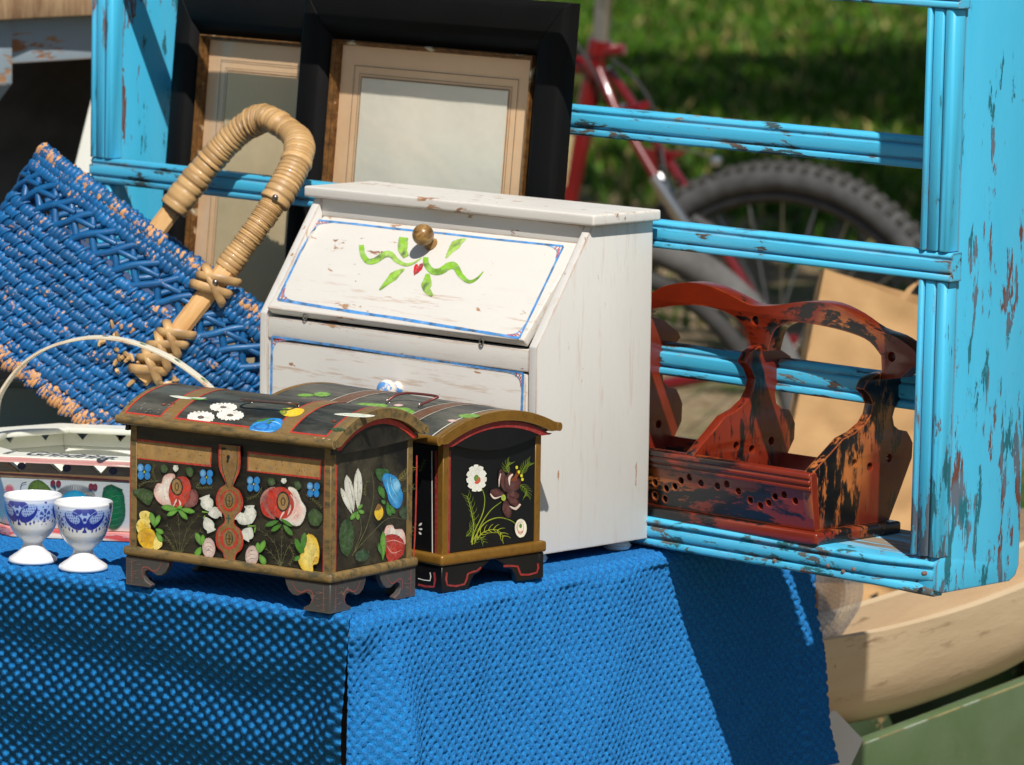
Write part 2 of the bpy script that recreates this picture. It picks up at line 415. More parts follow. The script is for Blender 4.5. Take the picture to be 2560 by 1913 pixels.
def build_tree(base, h0, rad, seed, label, nleaf=5200):
    th = T('shade_tree', label, 'tree', Matrix.Translation(Vector(base)))
    rnd = random.Random(seed)
    bark = m_wood('tree_bark', rgb(70, 58, 46), rgb(112, 98, 80), (6, 6, 1), 6, 0.9)
    mb = MB(); path = [Vector((0.05 * sin(i), 0.05 * cos(i * 1.7), i * h0 / 8)) for i in range(9)]
    mb.tube(path, [0.19 - 0.013 * i for i in range(9)], 12)
    top = path[-1]; tips = []
    for k in range(11):
        a = 2 * pi * k / 11 + rnd.uniform(-0.3, 0.3); L = rad * rnd.uniform(0.6, 0.95); el = rnd.uniform(0.1, 1.0)
        q = [top + Vector((cos(a) * L * s, sin(a) * L * s, (el * s - 0.15 * s * s) * L)) for s in (0, 0.25, 0.5, 0.75, 1)]
        mb.tube(q, [0.08, 0.06, 0.045, 0.03, 0.015], 7); tips += q[2:]
    mb.build('trunk', bark, th, smooth=60)
    t = NT('tree_leaf'); c = t.attr('Col'); t.base(c, 0.5)
    tr = t.n('BsdfTranslucent'); t.l(c, tr.inputs[0]); mx = t.n('MixShader'); mx.inputs[0].default_value = 0.3
    t.l(t.b.outputs[0], mx.inputs[1]); t.l(tr.outputs[0], mx.inputs[2]); t.l(mx.outputs[0], t.out.inputs[0])
    lf = MB(); V = []; Fc = []; Cc = []
    clumps = [tp + Vector((rnd.gauss(0, .5), rnd.gauss(0, .5), rnd.gauss(0, .35))) * rad * 0.45 for tp in tips for _ in range(3)]
    for i in range(nleaf):
        p = rnd.choice(clumps) + Vector((rnd.gauss(0, 1), rnd.gauss(0, 1), rnd.gauss(0, 0.7))) * rad * 0.09
        s = rnd.uniform(0.09, 0.17); nrm = Vector((rnd.gauss(0, .6), rnd.gauss(0, .6), 1)).normalized()
        a = nrm.orthogonal().normalized(); a = Matrix.Rotation(rnd.uniform(0, 6.28), 3, nrm) @ a; b = nrm.cross(a)
        o = len(V); V += [p - a * s, p + b * s * 0.5, p + a * s * 1.1 - nrm * s * 0.2, p - b * s * 0.5]; Fc.append((o, o + 1, o + 2, o + 3))
        c = mixc(rgb(44, 78, 24), rgb(96, 136, 44), rnd.random()); Cc += [c] * 4
    lf.add(V, Fc, Cc); lf.build('crown', t.m, th, fix=False)
    return th
# park trees stand out of the picture on both sides; their crowns dapple the grass behind the bicycle
def place_trees():
    dh = Vector((D_.x, D_.y, 0)).normalized(); rh = Vector((R_.x, R_.y, 0)).normalized(); c0 = Vector((CAM.x, CAM.y, 0))
    for (dist, lat, hgt, rad, seed, lab, nl) in ((8.4, 3.2, 6.0, 3.0, 5, 'leafy park tree to the right shading the grass beyond the bicycle', 10500),
                                 (14.2, 4.0, 7.0, 3.6, 21, 'leafy park tree further off to the right shading the middle of the lawn', 10500),
                                 (8.6, -2.9, 5.2, 2.7, 9, 'leafy park tree to the left shading the ground behind the old table', 6500),
                                 (16.5, -3.6, 7.2, 3.8, 15, 'leafy park tree far to the left shading the distant lawn', 10000)):
        p = c0 + dh * dist + rh * lat
        build_tree((p.x, p.y, 0), hgt - 1.2, rad, seed, lab, nl)
place_trees()
# ================================================================== TABLE AND CLOTH
def build_table():
    m = m_wood('table_plank_wood', rgb(120, 96, 70), rgb(160, 132, 100), (1, 8, 1), 10)
    th = T('market_table', 'plain wooden market table hidden under the blue cloth', 'table', Matrix.Translation((-0.5, 0.36, 0)))
    MB().box(-0.47, 0.485, -0.345, 0.335, ZT - 0.04, ZT - 0.006).build('tabletop', m, th, bevel=0.003)
    for x in (-0.42, 0.42):
        for y in (-0.29, 0.28):
            MB().box(x - 0.025, x + 0.025, y - 0.025, y + 0.025, 0, ZT - 0.0405).build('leg', m, th, bevel=0.002)
build_table()

def build_cloth():
    t = NT('blue_waffle_cloth'); v = t.coord()
    pile = t.attr('wear', 'Fac'); nap = t.attr('Col', 'Vector')
    fz = t.ramp(t.noise(v, 700, 4, 0.75), [(0.3, 0.0), (0.7, 1.0)]); big = t.noise(v, 14, 4, 0.6)
    flat = t.mix(fz, rgb(10, 100, 174), rgb(40, 150, 214))
    pl = t.mix(fz, rgb(2, 54, 120), rgb(50, 140, 204))
    c = t.mix(pile, flat, pl)
    c = t.mix(t.math('MULTIPLY', big, 0.22), c, rgb(10, 44, 110))
    g = t.n('NewGeometry'); sc = t.n('VectorMath', operation='SCALE'); t.l(nap, sc.inputs[0])
    t.l(t.math('MULTIPLY', pile, 0.98), sc.inputs['Scale'])
    ad = t.n('VectorMath', operation='ADD'); t.l(g.outputs['Normal'], ad.inputs[0]); t.l(sc.outputs[0], ad.inputs[1])
    nm = t.n('VectorMath', operation='NORMALIZE'); t.l(ad.outputs[0], nm.inputs[0])
    t.bump(fz, 0.35, 0.0007, nm.outputs[0])
    t.b.inputs['Sheen Weight'].default_value = 0.06; t.b.inputs['Sheen Roughness'].default_value = 0.4
    t.b.inputs['Sheen Tint'].default_value = rgb(150, 200, 255)
    m = t.base(c, 0.8, 0, 0.15)
    mb = MB(); rc = 0.014; r = 0.011; L0 = 0.95; L1 = 0.622
    A_ = rc * pi / 2
    def spot(s, w, px, pw):
        wx = 0.0016 * noise.noise(Vector((s * 26, w * 26, 1))) + 0.0007 * noise.noise(Vector((s * 90, w * 90, 5))); wy = 0.0013 * noise.noise(Vector((s * 24, w * 24, 8))) + 0.0006 * noise.noise(Vector((s * 95, w * 95, 3)))
        a = (s + wx) / px; b = (w + wy) / pw
        d1 = hypot(a - round(a), b - round(b)); d2 = hypot(a - floor(a) - 0.5, b - floor(b) - 0.5)
        return smst(0.15, 0.30, min(d1, d2) + 0.07 * noise.noise(Vector((s * 160, w * 160, 2))))
    def plan(q):
        """distance along the table edge -> plan point, outward normal"""
        if q < 0: return Vector((q - rc, 0, 0)), Vector((0, -1, 0))
        A = rc * pi / 2
        if q < A:
            f = q / rc; return Vector((-rc + rc * sin(f), rc - rc * cos(f), 0)), Vector((sin(f), -cos(f), 0))
        return Vector((0, rc + q - A, 0)), Vector((1, 0, 0))
    ws_all = [-0.03 + 0.0016 * i for i in range(20)] + [0.002 + 0.0016 * i for i in range(136)]
    w = ws_all[-1]
    while w < 0.42: w += 0.006; ws_all.append(w)
    def sheet(q0, q1, step, px, pw, nap_t, nap_d, side, drop):
        ws = [w for w in ws_all if w <= drop]
        qs = []; q = q0
        while q < q1: qs.append(q); q += step
        qs.append(q1)
        P = {}
        def fn(i, j):
            q = qs[i]; w = ws[j]; c, n = plan(q); pv = spot(q, w, px, pw) if w < 0.216 else 1.0
            if w < 0: off = -r + w; z = 0.0; up = Vector((0, 0, 1))
            elif w < r * pi / 2:
                f = w / r; off = -r + r * sin(f); z = -r * (1 - cos(f)); up = n * sin(f) + Vector((0, 0, cos(f)))
            else:
                wd = w - r * pi / 2; z = -r - wd; up = n
                off = 0.03 * wd
                if side == 0:
                    off += 0.0032 * sin(w * 80 + 2.2 * sin(q * 7) + 3 * noise.noise(Vector((q * 6, w * 4, 0)))) * smst(0, 0.05, wd) + 0.012 * wd * 6 * noise.noise(Vector((q * 5, 1.3, 0)))
                    off += 0.006 * smst(-0.03, 0.004, q) * smst(0.0, 0.06, wd)
                else:
                    yy = q - rc * pi / 2
                    k = smst(0.0, 0.12, wd)
                    off += k * (0.016 * exp(-((yy - 0.035) / 0.022) ** 2) - 0.006 * exp(-((yy - 0.075) / 0.02) ** 2) + 0.006 * sin(yy * 26 + 0.6) * smst(0.05, 0.2, yy))
                    off += 0.0030 * noise.noise(Vector((yy * 14, w * 9, 4))) + 0.0016 * noise.noise(Vector((yy * 40, w * 22, 7))) - 0.006 * smst(0.03, 0.0, yy) * smst(0.0, 0.03, wd)
                    if yy > L1 - 0.07: off += 0.02 * smst(L1 - 0.07, L1, yy) * wd * 6
            h = (0.0015 if side == 0 else 0.0024) * (pv - 1) + 0.0004 * noise.noise(Vector((q * 300, w * 300, 0))) * pv
            p = c + n * off + up * h
            if side == 0 and w > 0.02: p.x -= 0.0016 * smst(0.02, 0.06, w) * smst(-0.06, 0.0, q)
            if side == 1 and w > 0.01 and q < A_ + 0.03: p.x -= 0.0025 * smst(0.01, 0.05, w) * smst(A_ + 0.03, A_ * 0.3, q)
            if side == 1 and q > q1 - 0.03: p.y += 0.003 * sin(w * 60) * smst(q1 - 0.03, q1, q) + 0.05 * max(w, 0) * smst(q1 - 0.2, q1, q)
            P[(i, j)] = pv
            return (p.x, p.y, ZT + z + p.z)
        def col(i, j):
            w = ws[j]; f = smst(0, r * pi / 2, w); a = nap_t * (1 - f) + nap_d * f
            return (a.x, a.y, a.z, 1)
        mb.grid(len(qs), len(ws), fn, col, lambda i, j: P[(i, j)])
    A = rc * pi / 2
    sheet(-L0, A * 0.26, 0.0019, 0.013, 0.0096, Vector((0, -1, 0)), Vector((0, 0.1, -1)), 0, 0.42)
    sheet(A * 0.30, A + L1, 0.0019, 0.0098, 0.0096, Vector((0, -1, 0)), Vector((0.1, -0.8, 0.35)), 1, 0.222)
    # top: fine weave where it shows, plain behind
    P = {}
    def fin(x0, x1, y0, y1, st):
        nx = int((x1 - x0) / st) + 1; ny = int((y1 - y0) / st) + 1
        def fn(i, j):
            x = x0 + i * st; y = y0 + j * st; pv = spot(x + rc, -y, 0.013, 0.0096) if st < 0.004 else 1.0; P[(i, j)] = pv
            return (x, y, ZT - 0.0004 + 0.0017 * (pv - 1) + 0.0005 * noise.noise(Vector((x * 60, y * 60, 0))))
        mb.grid(nx, ny, fn, lambda i, j: (0, -1, 0, 1), lambda i, j: P[(i, j)])
    fin(-0.60, -0.012, 0.012, 0.20, 0.0022); fin(-0.96, -0.012, 0.19, 0.70, 0.012); fin(-0.97, -0.595, 0.012, 0.20, 0.012)
    o = mb.build('tablecloth', m, smooth=180, fix=False)
    tag(o, 'bright blue waffle-weave cloth draped over the table, hanging at the corner', 'tablecloth')
build_cloth()
# ================================================================== BLUE PLATE RACK
CY_P = rgb(58, 190, 232)
UND = [rgb(24, 104, 118), rgb(92, 104, 118), rgb(104, 62, 46)]
M_RACK_V = m_chipped('cyan_paint_upright', CY_P, UND, (1, 1, 0.2), 95, 0.431, 2.2, low=(0.02, 0.22, 0.05), tone=0.1)
M_RACK_H = m_chipped('cyan_paint_rail', CY_P, [rgb(52, 74, 80), rgb(86, 70, 58), rgb(132, 124, 114)], (0.28, 1, 1), 85, 0.442, 2.6, tone=0.12)
M_RACK_S = m_chipped('cyan_paint_shelf_edge', CY_P, [rgb(92, 92, 88), rgb(34, 96, 104), rgb(128, 86, 58)], (0.45, 1, 1), 80, 0.466, 2.4, tone=0.14)
M_SHELF = m_chipped('worn_shelf_board', rgb(116, 190, 222, 0.9), [rgb(142, 124, 104), rgb(112, 100, 88), rgb(160, 140, 118)], (0.12, 1, 1), 40, 0.50, 0.4, rough=0.6)
RW, RD, RZ1, RZ2 = 1.0014, 0.1105, 0.2704, 0.4621
RACK_M = mat_xf((0.275, 0.3899, ZT), -0.1129, 0, 0.0093)
def build_rack():
    th = T('plate_rack', 'turquoise painted wooden plate rack with chipped paint and molded rails', 'plate rack', RACK_M)
    H = 0.0225
    prof = [(0.0045, H), (0.016, H), (0.016, 0), (0.0012, 0), (0.0, 0.0012), (0.0, 0.0042), (0.0008, 0.0052), (0.0034, 0.0056), (0.0034, 0.0066), (0.001, 0.0074),
            (0.0006, 0.009), (0.0006, 0.0152), (0.0012, 0.0164), (0.0036, 0.0168), (0.0036, 0.0178), (0.0022, 0.0192)]
    def rail(z, x0, x1, b=0.0, name='front_rail', hs=1.0, label=None):
        o = MB().prism([(p + b, q * hs + z) for p, q in prof], x0, x1, lambda p, q, t: (t, p, q)).build(name, M_RACK_H, th, bevel=0.0006, seg=1)
        if label: o['label'] = label
        return o
    rail(RZ1 - H, -RW, 0.004); rail(RZ2, -RW, 0.004); rail(0.70, -RW, 0.004)
    rail(0.70, -RW + 0.02, -0.02, RD - 0.017, 'back_rail')
    for pa, pb in (((1421, 263), (1415, 336)), ((1645, 858), (1642, 936))):
        z1 = th.px_plane(pa, (0, RD - 0.016, 0), (0, -1, 0)).z; z0 = th.px_plane(pb, (0, RD - 0.016, 0), (0, -1, 0)).z
        rail(z0, -RW + 0.0185, -0.0195, RD - 0.0165, 'back_rail', (z1 - z0) / H)
    # molded stiles between the rails
    sp = [(-0.028, 0.016), (-0.028, 0.003), (-0.0268, 0.0012), (-0.0245, 0.0006), (-0.0228, 0.0014), (-0.0222, 0.0042), (-0.0212, 0.0042), (-0.0204, 0.0022),
          (-0.0120, 0.0022), (-0.0108, 0.0046), (-0.0096, 0.0046), (-0.0088, 0.002), (-0.006, 0.0014), (-0.002, 0.0018), (0.0, 0.0036), (0.0, 0.016)]
    for x in (0.0, -RW + 0.028):
        for z0, z1 in ((0.0275, RZ1 - H - 0.0005), (RZ1 + 0.0005, RZ2 - 0.0005), (RZ2 + H + 0.0005, 0.6995)):
            MB().prism([(p + x, q) for p, q in sp], z0, z1, lambda p, q, t: (p, q, t)).build('stile', M_RACK_V, th, bevel=0.0005, seg=1)
    # side boards with a rounded foot
    for x0, x1 in ((-0.0195, -0.0005), (-RW + 0.0005, -RW + 0.0185)):
        out = [(0.0165, 0.74), (0.0165, 0.0285), (0.006, 0.0278), (0.0025, 0.022), (0.002, 0.001), (0.012, -0.002), (RD - 0.012, -0.002), (RD - 0.004, 0.002), (RD, 0.010), (RD, 0.74)]
        MB().prism(out, x0, x1, lambda p, q, t: (t, p, q)).build('side_board', M_RACK_V, th, bevel=0.0015)
    # bottom shelf: molded front edge and two boards
    f = [(-0.010, 0.0015), (-0.0085, 0.0), (0.014, 0.0), (0.014, 0.0243), (-0.006, 0.0243), (-0.009, 0.0235), (-0.0105, 0.0210), (-0.0098, 0.0192), (-0.0066, 0.0185), (-0.0066, 0.0173), (-0.0094, 0.0165),
         (-0.0094, 0.0085), (-0.0066, 0.0078), (-0.0066, 0.0066), (-0.0098, 0.0058)]
    def fe(p, q, t):
        k = smst(-0.06, -0.003, t); return (t, p + 0.0115 * k * (1 if p < 0.01 else 0), q - 0.004 * k * (1 if q < 0.006 else 0))
    mb = MB(); n = 16
    ts = [-RW + 0.02] + [-0.10 + 0.097 * i / n for i in range(n + 1)]
    ts = [-RW + 0.019] + ts[1:]
    V = []; Fc = []; m = len(f)
    for t_ in ts: V += [fe(p, q, t_) for p, q in f]
    for i in range(len(ts) - 1):
        for k in range(m): Fc.append((i * m + k, i * m + (k + 1) % m, (i + 1) * m + (k + 1) % m, (i + 1) * m + k))
    Fc += [tuple(range(m)), tuple((len(ts) - 1) * m + k for k in reversed(range(m)))]
    mb.add(V, Fc); mb.build('shelf_edge', M_RACK_S, th, bevel=0.0005, seg=1)
    for y0, y1 in ((0.0146, 0.061), (0.0618, RD - 0.001)):
        MB().box(-RW + 0.019, -0.0198, y0, y1, 0.006, 0.0240).build('shelf_board', M_SHELF, th, bevel=0.0008, seg=1)
    # rusty nail heads on the shelf edge
    rust = m_plain('rusty_iron', rgb(112, 70, 48), 0.9, 0.2, 0.4, 300)
    for zx, zy in ((775, 1535), (1053, 1560), (1130, 1590), (1185, 1578), (1545, 1600)):
        p = th.px_plane(Z7(zx, zy), (0, -0.0097, 0), (0, -1, 0))
        MB().lathe([(0.0001, 0.0009), (0.0014, 0.0007), (0.0019, 0.0), (0.0019, -0.003)], 10, Matrix.Translation(p) @ Matrix.Rotation(pi / 2, 4, 'X')).build('nail', rust, th, smooth=60)
    return th
RACK = build_rack()

# ================================================================== PICTURE FRAMES
M_EBON = m_chipped('ebonised_wood', rgb(14, 13, 13), [rgb(120, 84, 50), rgb(60, 44, 30)], (0.5, 1, 0.3), 90, 0.305, 0.5, rough=0.55, tone=0.01, bump=0.2, spec=0.08)
def m_gilt():
    t = NT('worn_gilt'); v = t.coord((1, 1, 1)); f = t.noise(v, 160, 5, 0.7); g = t.noise(v, 40, 4)
    c = t.mix(t.ramp(f, [(0.30, 0.0), (0.70, 1.0)]), rgb(64, 40, 20), rgb(140, 98, 50)); c = t.mix(t.ramp(g, [(0.62, 0.0), (0.68, 1.0)]), c, rgb(206, 196, 170))
    t.bump(f, 0.4, 0.0008); return t.base(c, 0.45, 0.35)
M_GILT = m_gilt()
def m_paper(name, c, stain, k=0.35):
    t = NT(name); v = t.coord(); f = t.noise(v, 5, 5, 0.6); g = t.noise(v, 160, 3)
    col = t.mix(t.math('MULTIPLY', t.ramp(f, [(0.35, 0.0), (0.75, 1.0)]), k), c, stain); col = t.mix(t.math('MULTIPLY', g, 0.1), col, rgb(150, 120, 80))
    t.bump(t.noise(v, 12, 4), 0.6, 0.004); return t.base(col, 0.85)
M_MOUNT = m_paper('aged_mount_card', rgb(246, 206, 164), rgb(226, 176, 128), 0.5)
M_INK = m_plain('faded_ink_line', rgb(126, 104, 76), 0.9)
def m_glass():
    t = NT('old_window_glass'); t.b.inputs['Roughness'].default_value = 0.03
    tr = t.n('BsdfTransparent'); tr.inputs[0].default_value = (0.98, 0.98, 0.97, 1)
    lw = t.n('LayerWeight'); gl = t.n('BsdfGlossy'); gl.inputs['Roughness'].default_value = 0.04
    v = t.coord(); bp = t.n('Bump'); bp.inputs['Strength'].default_value = 0.15; bp.inputs['Distance'].default_value = 0.002
    t.l(t.noise(v, 8, 2), bp.inputs['Height']); t.l(bp.outputs[0], gl.inputs['Normal'])
    mx = t.n('MixShader'); t.l(t.math('ADD', t.math('MULTIPLY', t.math('POWER', lw.outputs['Facing'], 4.0), 0.7), 0.035), mx.inputs[0]); t.l(tr.outputs[0], mx.inputs[1]); t.l(gl.outputs[0], mx.inputs[2])
    t.l(mx.outputs[0], t.out.inputs[0]); return t.m
M_GLASS = m_glass()
def build_frame(label, printlabel, M, w, h, ti, top, printc, stain):
    """local x right, z up from the bottom, y back; front face at y = 0. top = mitred rail width"""
    th = T('picture_frame', label, 'picture frame', M)
    def member(a, b, c, d_):   # outer a-b, inner d_-c (x,z) corners, bevelled section
        mb = MB(); V = []
        # section across from outer to inner: depth profile
        sec = [(0, 0.018), (0, 0.006), (0.08, 0.001), (0.16, 0.0), (0.72, 0.0), (0.86, 0.0035), (0.93, 0.0075), (1.0, 0.0085), (1.0, 0.018)]
        for (o, i) in ((a, d_), (b, c)):
            for s, y in sec: V.append((o[0] + (i[0] - o[0]) * s, y, o[1] + (i[1] - o[1]) * s))
        m = len(sec); Fc = [(k, k + 1, m + k + 1, m + k) for k in range(m - 1)] + [(m - 1, 0, m, 2 * m - 1), tuple(range(m)), tuple(range(2 * m - 1, m - 1, -1))]
        mb.add(V, Fc); return mb
    O = [(0, 0), (w, 0), (w, h), (0, h)]; I = [(ti, ti), (w - ti, ti), (w - ti, h - top), (ti, h - top)]
    for k in range(4):
        j = (k + 1) % 4
        e = 0.00025; oo = [O[k], O[j], I[j], I[k]]
        member(*oo).build('frame_member', M_EBON, th, bevel=0.0006, seg=1)
    g = 0.0048; G = [(ti + 0.0002, ti + 0.0002), (w - ti - 0.0002, ti + 0.0002), (w - ti - 0.0002, h - top - 0.0002), (ti + 0.0002, h - top - 0.0002)]
    Gi = [(ti + g, ti + g), (w - ti - g, ti + g), (w - ti - g, h - top - g), (ti + g, h - top - g)]
    for k in range(4):
        j = (k + 1) % 4; a, b, c, d_ = G[k], G[j], Gi[j], Gi[k]; V = []
        sec = [(0, 0.016), (0, 0.0045), (0.25, 0.0035), (0.4, 0.006), (0.55, 0.0075), (0.8, 0.0075), (1.0, 0.0105), (1.0, 0.016)]
        for (o, i) in ((a, d_), (b, c)):
            for s, y in sec: V.append((o[0] + (i[0] - o[0]) * s, y, o[1] + (i[1] - o[1]) * s))
        m = len(sec); MB().add(V, [(q, q + 1, m + q + 1, m + q) for q in range(m - 1)] + [(m - 1, 0, m, 2 * m - 1), tuple(range(m)), tuple(range(2 * m - 1, m - 1, -1))]).build('gilt_slip', M_GILT, th)
    a0, a1, b0, b1 = ti + g * 0.6, w - ti - g * 0.6, ti + g * 0.6, h - top - g * 0.6
    mt = MB(); nx, nz = 24, 30
    mt.grid(nx, nz, lambda i, j: (a0 + (a1 - a0) * i / (nx - 1), 0.0142 + 0.0006 * noise.noise(Vector((i * .4, j * .4, w * 90))), b0 + (b1 - b0) * j / (nz - 1)))
    mount = mt.build('mount_card', M_MOUNT, th, smooth=180)
    mg = 0.030
    for off, wd in ((mg - 0.011, 0.0007), (mg - 0.004, 0.0005), (mg - 0.0015, 0.0008)):
        p0, p1, q0, q1 = a0 + off, a1 - off, b0 + off, b1 - off
        mb = MB()
        for (x0, x1, z0, z1) in ((p0, p1, q1 - wd, q1), (p0, p1, q0, q0 + wd), (p0, p0 + wd, q0 + wd, q1 - wd), (p1 - wd, p1, q0 + wd, q1 - wd)):
            mb.add([(x0, 0.0131, z0), (x1, 0.0131, z0), (x1, 0.0131, z1), (x0, 0.0131, z1)], [(0, 1, 2, 3)])
        mb.build('ruled_line', M_INK, mount)
    pr = MB(); pr.grid(16, 20, lambda i, j: (a0 + mg + (a1 - a0 - 2 * mg) * i / 15, 0.0128 + 0.0005 * noise.noise(Vector((i * .35, j * .35, w * 50 + 3))), b0 + mg + (b1 - b0 - 2 * mg) * j / 19))
    o = pr.build('faded_print', m_paper('faded_print_' + printlabel, printc, stain, 0.6), mount, smooth=180); o['label'] = printlabel + ' faded old print'
    MB().box(a0 + 0.001, a1 - 0.001, 0.0105, 0.0119, b0 + 0.001, b1 - 0.001).build('glass_pane', M_GLASS, th)
    MB().box(0.012, w - 0.012, 0.0152, 0.0175, 0.012, h - 0.012).build('backing_board', m_wood('backing_board_wood', rgb(110, 84, 56), rgb(140, 110, 76)), th)
    return th
def frames():
    lean = 0.085
    for (lab, pl, b0, pTL, pTR, w, ti, top, pc, st) in (
        ('black wooden picture frame with gilt slip and pale sheet, nearer and to the right', 'pale blue-grey', 0.016, (756, -42), (1416, 20), None, 0.0385, 0.047, rgb(244, 236, 220), rgb(214, 218, 208)),
        ('black wooden picture frame tucked behind the other, left print half hidden', 'brownish', 0.038, (440, -40), None, 0.30, 0.032, 0.044, rgb(232, 206, 164), rgb(126, 140, 122))):
        n = Vector((0, -cos(lean), sin(lean))); p0 = Vector((0, b0, 0.0243))
        a = RACK.px_plane(pTL, p0, n)
        if pTR: w = (RACK.px_plane(pTR, p0, n) - a).length
        h = (a.z - 0.0243) / cos(lean)
        M = RACK_M @ Matrix.Translation((a.x, b0, 0.0243)) @ Matrix.Rotation(-lean, 4, 'X')
        build_frame(lab, pl, M, w, h, ti, top, pc, st)
frames()
# ================================================================== WHITE CABINET
WOODY = [rgb(172, 132, 98), rgb(146, 100, 70), rgb(186, 158, 132)]
M_WHITE = m_chipped('old_white_paint', rgb(222, 217, 208), WOODY, (0.35, 1, 1), 110, 0.404, 1.7, scratch=0.75, rough=0.5, tone=0.10, bump=0.35)
M_WHITE_V = m_chipped('old_white_paint_side', rgb(216, 213, 206), WOODY, (1, 1, 0.25), 80, 0.378, 1.6, scratch=0.35, sgrain=(1, 1, 0.08), rough=0.5, tone=0.08, bump=0.3)
M_BRUSH = m_vcol('brush_paint', 0.5, 0.9, 0.1, 220)
M_DARKIN = m_plain('dark_inside_wood', rgb(70, 52, 38), 0.9)
M_STEEL = m_plain('dull_steel', rgb(150, 148, 142), 0.35, 0.9, 0.2)
def build_cabinet():
    Wc, Dc, Hc, hs, st, ov, tt = 0.3257, 0.1371, 0.2839, 0.1793, 0.064, 0.0071, 0.0095
    zf = 0.009
    th = T('bread_cabinet', 'white painted wooden cabinet with slanted lid, green scrolls and red heart', 'cabinet', mat_xf((-0.0372, 0.2788, ZT), -0.1257))
    zt = Hc - tt
    side = [(0, zf), (Dc, zf), (Dc, zt), (st, zt), (0, hs)]
    for x0, x1 in ((-0.009, 0.0), (-Wc, -Wc + 0.009)):
        MB().prism(side, x0, x1, lambda p, q, t: (t, p, q)).build('side_board', M_WHITE_V, th, bevel=0.0009)
    MB().box(-Wc + 0.0095, -0.0095, Dc - 0.007, Dc - 0.0005, zf + 0.001, zt - 0.0005).build('back_board', M_DARKIN, th)
    MB().box(-Wc + 0.0095, -0.0095, 0.001, Dc - 0.008, zf, zf + 0.008).build('bottom_board', M_WHITE, th)
    MB().box(-Wc - ov, ov, st - ov, Dc + 0.002, zt + 0.0002, Hc).build('top_board', M_WHITE, th, bevel=0.0022, seg=3)
    # rail under the lid, strip above the lid
    zr0, zr1 = hs - 0.021, hs + 0.0005
    MB().box(-Wc + 0.0092, -0.0092, 0.0004, 0.012, zr0, zr1 - 0.0035).build('rail', M_WHITE, th, bevel=0.0012)
    MB().box(-Wc + 0.0092, -0.0092, st - 0.001, st + 0.008, zt - 0.016, zt - 0.0002).build('upper_strip', M_WHITE, th, bevel=0.001)
    MB().box(-Wc + 0.0095, -0.0095, 0.013, Dc - 0.008, zr0 + 0.001, zr0 + 0.007).build('inner_shelf', M_DARKIN, th)
    # slanted lid, hung a little open at the foot
    sl = Vector((0, st, zt - 0.012 - hs)); Ls = sl.length; sl.normalize(); nn = Vector((0, -sl.z, sl.y))
    A = Vector((0, 0, hs)) + nn * 0.0052 + sl * 0.0022
    B = Vector((0, st, zt - 0.016)) + nn * 0.0012
    ld = (B - A); Ll = ld.length; ld.normalize(); ln = Vector((0, -ld.z, ld.y))
    mb = MB(); x0, x1 = -Wc + 0.011, -0.0135
    V = []
    for off in (0, -0.009):
        for x, s in ((x0, 0), (x1, 0), (x1, Ll), (x0, Ll)): V.append(Vector((x, 0, 0)) + A + ld * s + ln * off)
    mb.add(V, [(0, 1, 2, 3), (7, 6, 5, 4), (0, 4, 5, 1), (1, 5, 6, 2), (2, 6, 7, 3), (3, 7, 4, 0)])
    lid = mb.build('slanted_lid', M_WHITE, th, bevel=0.0016, seg=3)
    # drop door / drawer front
    dz0, dz1 = zf + 0.012, zr0 - 0.002
    drawer = MB().box(-Wc + 0.0108, -0.0115, -0.0008, 0.011, dz0, dz1).build('drawer_front', M_WHITE, th, bevel=0.0014, seg=2)
    MB().box(-Wc + 0.0092, -0.0092, 0.0012, 0.011, zf, dz0 - 0.0015).build('plinth_rail', M_WHITE, th, bevel=0.001)
    # feet
    for x in (-Wc + 0.022, -0.016):
        for y in (0.016, Dc - 0.020):
            MB().lathe([(0.007, 0), (0.0105, 0.001), (0.0120, 0.004), (0.0100, 0.0068), (0.0115, 0.009)], 16, Matrix.Translation((x, y, 0))).build('bun_foot', M_WHITE, th, smooth=60)
    # hinge hooks
    for zx, zy in ((297, 776), (1218, 908)):
        p = th.px_plane(Z6(zx, zy), (0, -0.001, 0), (0, -1, 0))
        MB().tube([p + Vector((0.0022 * cos(a), 0, 0.0026 * sin(a))) for a in [i * 2 * pi / 12 for i in range(12)]], 0.0006, 6, True).build('hook_eye', M_STEEL, th, smooth=60)
    # knobs
    def knob(px, p0, n, mat, r, k):
        n = Vector(n).normalized(); p = th.px_plane(px, p0, n)
        q = n.to_track_quat('Z', 'Y').to_matrix().to_4x4(); M = Matrix.Translation(p) @ q
        pr = [(0.0058, 0.0), (0.0062, 0.0012), (0.0048, 0.003), (0.0040, 0.005)] + [(max(0.0001, r * sin(a)), 0.0045 + r + -r * cos(a)) for a in [0.42 + (pi - 0.42) * i / 14 for i in range(15)]]
        MB().lathe(pr, 24, M).build('knob', mat, k, smooth=50)
    kb = NT('varnished_knob'); v = kb.coord(); f = kb.noise(v, 60, 5, 0.6, 1.5)
    kb.bump(f, 0.2, 0.001); kbm = kb.base(kb.mix(kb.ramp(f, [(0.35, 0.0), (0.65, 1.0)]), rgb(84, 56, 26), rgb(176, 136, 78)), 0.28)
    knob(Z6(958, 402), A, ln, kbm, 0.0092, lid)
    bk = m_chipped('chipped_blue_knob', rgb(74, 142, 208), [rgb(214, 206, 194), rgb(190, 170, 150)], (1, 1, 1), 90, 0.50, 0, rough=0.35)
    knob(Z6(782, 1150), (0, -0.0008, 0), (0, -1, 0), bk, 0.0085, drawer)
    # ---- painting on the lid
    fn = plane_fn(th, A, ln, Z6); d = Decal(fn)
    bl = rgb(70, 146, 214); bl2 = rgb(110, 168, 220); gr = rgb(134, 188, 44); gr2 = rgb(166, 206, 84); rd = rgb(196, 42, 48)
    C4 = [(352, 272), (1645, 410), (1415, 888), (155, 686)]
